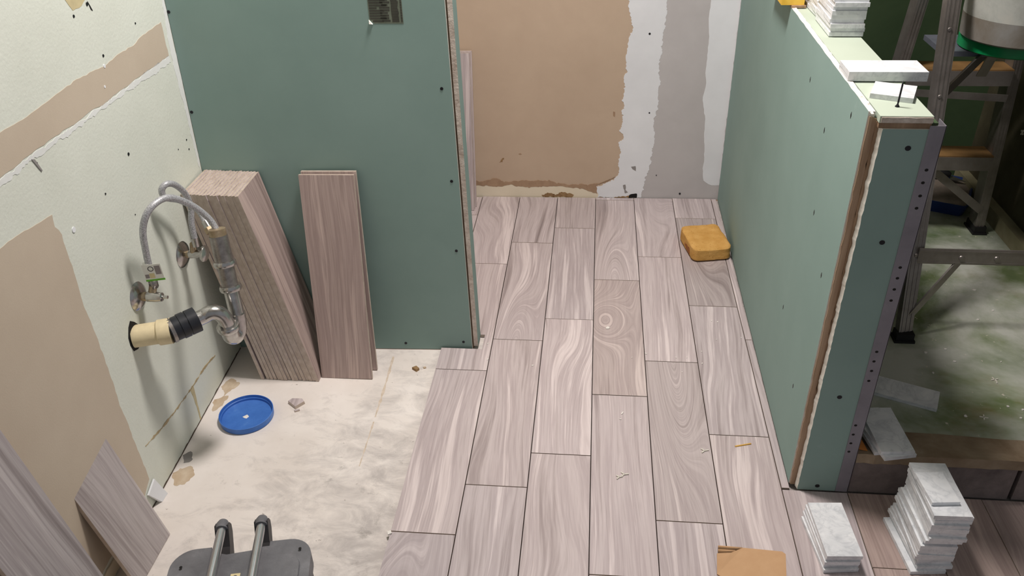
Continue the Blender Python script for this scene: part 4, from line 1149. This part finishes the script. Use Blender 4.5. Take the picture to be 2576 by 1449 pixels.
# ================================================================== SHOWER: LADDER, BUCKET, TRAY
lad = thing('step_ladder', 'aluminium step ladder standing open on the shower floor', 'ladder', (1.55, -0.22, 0.0962))
def beam(a, b, w, d, side, name, mat, parent, lip=0.0):
    """rectangular bar from a to b; side = direction of its width"""
    a, b = Vector(a), Vector(b)
    ax = (b - a); L = ax.length; ax.normalize()
    s = Vector(side); s = (s - ax * s.dot(ax)).normalized()
    n = ax.cross(s)
    mt = basis(a, s, n, ax)
    m = MB().box((-w / 2, -d / 2, 0), (w / 2, d / 2, L), mat, mt)
    if lip:
        for k in (-0.30, 0.0, 0.30):
            m.box((k * w - w * 0.05, -d / 2 - lip, 0.0), (k * w + w * 0.05, -d / 2 + .0002, L), mat, mt)
            m.box((k * w - w * 0.05, d / 2 - .0002, 0.0), (k * w + w * 0.05, d / 2 + lip, L), mat, mt)
    return m.build(name, mat, parent)
zf = 0.118
A = lambda z: Vector((1.333 + 0.012 * (z - .1), -0.557 + 0.311 * (z - .1), z))
Cc = lambda z: Vector((1.805 - 0.045 * (z - .1), -0.557 + 0.311 * (z - .1), z))
D = lambda z: Vector((1.348 + 0.043 * (z - .1), 0.110 - 0.09 * (z - .1), z))
Bb = lambda z: Vector((1.772 - 0.107 * (z - .1), 0.115 - 0.09 * (z - .1), z))
ZT = 1.62
for P, w, d, sd in ((A, 0.040, 0.020, (1, 0.25, 0)), (Cc, 0.040, 0.020, (1, 0, 0)), (D, 0.030, 0.058, (1, 0, 0)), (Bb, 0.030, 0.058, (1, 0, 0))):
    rl = beam(P(zf), P(ZT), w, d, sd, 'rail', 'alu', lad, 0.0012)
    foot = MB()
    fx, fy = P(.1).x, P(.1).y
    ww, dd = (w / 2 + .004, d / 2 + .008)
    foot.box((fx - ww, fy - dd, 0.0963), (fx + ww, fy + dd, 0.124), 'rubber').box((fx - ww - .004, fy - dd - .004, 0.0963), (fx + ww + .004, fy + dd + .004, 0.1035), 'rubber').build('rubber_foot', 'rubber', rl)
MB().box((1.36, -0.16, ZT), (1.72, 0.02, ZT + 0.03), 'alu').build('top_cap', 'alu', lad)
# treads on the far section
for z in (0.400, 0.690, 0.980, 1.270):
    a_, b_ = D(z), Bb(z)
    mt = MB().box((a_.x + .015, a_.y - 0.042, z - 0.006), (b_.x - .015, a_.y + 0.042, z), 'tread')
    st = mt.build('tread', 'tread', lad)
    MB().box((a_.x + .015, a_.y - 0.0435, z - 0.050), (b_.x - .015, a_.y - 0.0405, z - 0.004), 'alu').build('tread_front', 'alu', st)
    MB().tube([(a_.x + .10, a_.y - .0435, z - .03), (a_.x + .10, a_.y - .0465, z - .03)], 0.006, 10).build('rivet', 'alu', st)
# horizontal bars on the near section, knee braces, rivets
for z in (0.335, 1.3):
    a_, b_ = A(z), Cc(z)
    hb = MB().box((a_.x + .004, a_.y - 0.016, z - 0.023), (b_.x - .004, a_.y - 0.011, z + 0.023), 'alu').box((a_.x + .004, a_.y - .0172, z + .016), (b_.x - .004, a_.y - .0158, z + .019), 'alu').box((a_.x + .004, a_.y - .0172, z - .019), (b_.x - .004, a_.y - .0158, z - .016), 'alu').build('cross_bar', 'alu', lad)
    if z < 0.5:
        for x in (1.453, 1.545):
            MB().lathe([(0, 0), (.0075, 0), (.006, .003), (0, .004)], (x, a_.y - .016, z - .002), (0, -1, 0), 14).build('rivet', 'alu', hb)
beam((1.455, A(.33).y - .006, 0.318), A(0.165) + Vector((.010, -.004, 0)), 0.022, 0.005, (0, 0, 1), 'knee_brace', 'alu', lad)
beam((1.68, A(.33).y - .006, 0.318), Cc(0.165) + Vector((-.010, -.004, 0)), 0.022, 0.005, (0, 0, 1), 'knee_brace', 'alu', lad)
beam(D(0.355) + Vector((.18, -.03, 0)), Bb(0.19) + Vector((-.010, -.03, 0)), 0.026, 0.005, (0, 0, 1), 'knee_brace', 'alu', lad)
# shelf arms up to the bucket shelf
beam(A(0.735) + Vector((.012, 0.008, 0)), (1.500, -0.215, 0.818), 0.028, 0.006, (0, 0, 1), 'shelf_arm', 'alu', lad)
beam((1.575, -0.045, 0.69), (1.575, -0.11, 0.815), 0.028, 0.004, (1, 0, 0), 'shelf_upright', 'alu', lad)
beam(D(0.62) + Vector((.02, -.05, 0)), Bb(0.60) + Vector((-.02, -.05, 0)), 0.022, 0.004, (0, 0, 1), 'spreader', 'alu', lad)
MB().box((1.372, -0.245, 0.808), (1.690, -0.085, 0.822), 'shelf').bevel(.003).build('bucket_shelf', 'shelf', lad)
for z in (0.335, 0.62, 0.74, 0.90):
    MB().lathe([(0, 0), (.006, 0), (.005, .0025), (0, .0032)], A(z) + Vector((0, -0.0115, 0)), (0.1, -1, 0), 12).build('rivet', 'alu', lad)

# green lid under the frosted bucket
gl = MB().lathe([(0, 0), (0.118, 0), (0.124, 0.004), (0.124, 0.030), (0.118, 0.034), (0, 0.034)], (1.548, -0.205, 0.8222), (0, 0, 1), 40).build('pail_cover', 'greenpl', origin=(1.548, -0.205, 0.8222))
tag(gl, 'bright green plastic lid under the bucket on the ladder', 'lid')
bz = 0.8564
bk = thing('bucket', 'frosted plastic mortar bucket standing on the ladder shelf', 'bucket', (1.548, -0.228, bz))
MB().lathe([(0, 0), (0.126, 0), (0.133, 0.005), (0.1375, 0.062)], (1.548, -0.228, bz), (0, 0, 1), 48).build('mortar_filled_base', 'bucketlow', bk)
MB().lathe([(0.1376, 0.062), (0.148, 0.33), (0.150, 0.335), (0.146, 0.335), (0.135, 0.068)], (1.548, -0.228, bz), (0, 0, 1), 48).build('bucket_wall', 'bucket', bk)
MB().lathe([(0.1485, 0.285), (0.156, 0.285), (0.156, 0.300), (0.1490, 0.300)], (1.548, -0.228, bz), (0, 0, 1), 48).build('rim_band', 'bucket', bk)

# blue mixing tray with mortar and a trowel handle by the shower back wall
ta = math.radians(-24)
tu_, tv_ = Vector((math.cos(ta), math.sin(ta), 0)), Vector((-math.sin(ta), math.cos(ta), 0))
T0 = Vector((1.7450, 0.345, 0.0962))
def tc_(u, v, z):
    return T0 + tu_ * u + tv_ * v + Vector((0, 0, z))
tray = thing('mixing_tray', 'dark blue tray with grey mortar on the shower floor behind the ladder', 'tray', T0)
def ringpts(hu, hv, z, r=0.02):
    return [tc_(u, v, z) for u, v in round_rect(-hu, hu, -hv, hv, r, 4)]
b = MB()
r0, r1, r2, r3 = ringpts(0.070, 0.118, 0.0), ringpts(0.082, 0.130, 0.046), ringpts(0.078, 0.126, 0.046), ringpts(0.066, 0.113, 0.004)
vs = [[b.bm.verts.new(q) for q in r] for r in (r0, r1, r2, r3)]
for p_, q_ in zip(vs, vs[1:]):
    for k in range(len(p_)):
        b.face([p_[k], p_[(k + 1) % len(p_)], q_[(k + 1) % len(p_)], q_[k]], 'bluedark')
b.face(list(reversed(vs[0])), 'bluedark'); b.face(vs[3], 'bluedark')
b.build('tray_shell', 'bluedark', tray)
MB().prism(ringpts(0.0665, 0.114, 0.005), ringpts(0.074, 0.121, 0.034), 'wetmortar').build('mortar', 'wetmortar', tray)
tw = thing('trowel', 'dark-handled trowel lying across the blue mortar tray', 'trowel', tc_(-0.02, 0.10, 0.047))
MB().tube([tc_(-0.085, 0.085, .066), tc_(-0.06, 0.088, .066), tc_(-0.01, 0.092, .064), tc_(0.0, 0.093, .062)], [.011, .015, .013, .008], 12).build('handle', 'rubber', tw)
MB().prism([tc_(0.0, 0.075, .050), tc_(0.055, 0.085, .048), tc_(0.0, 0.115, .050)], [tc_(0.0, 0.075, .052), tc_(0.055, 0.085, .0495), tc_(0.0, 0.115, .052)], 'steel_dull').build('blade', 'steel_dull', tw)
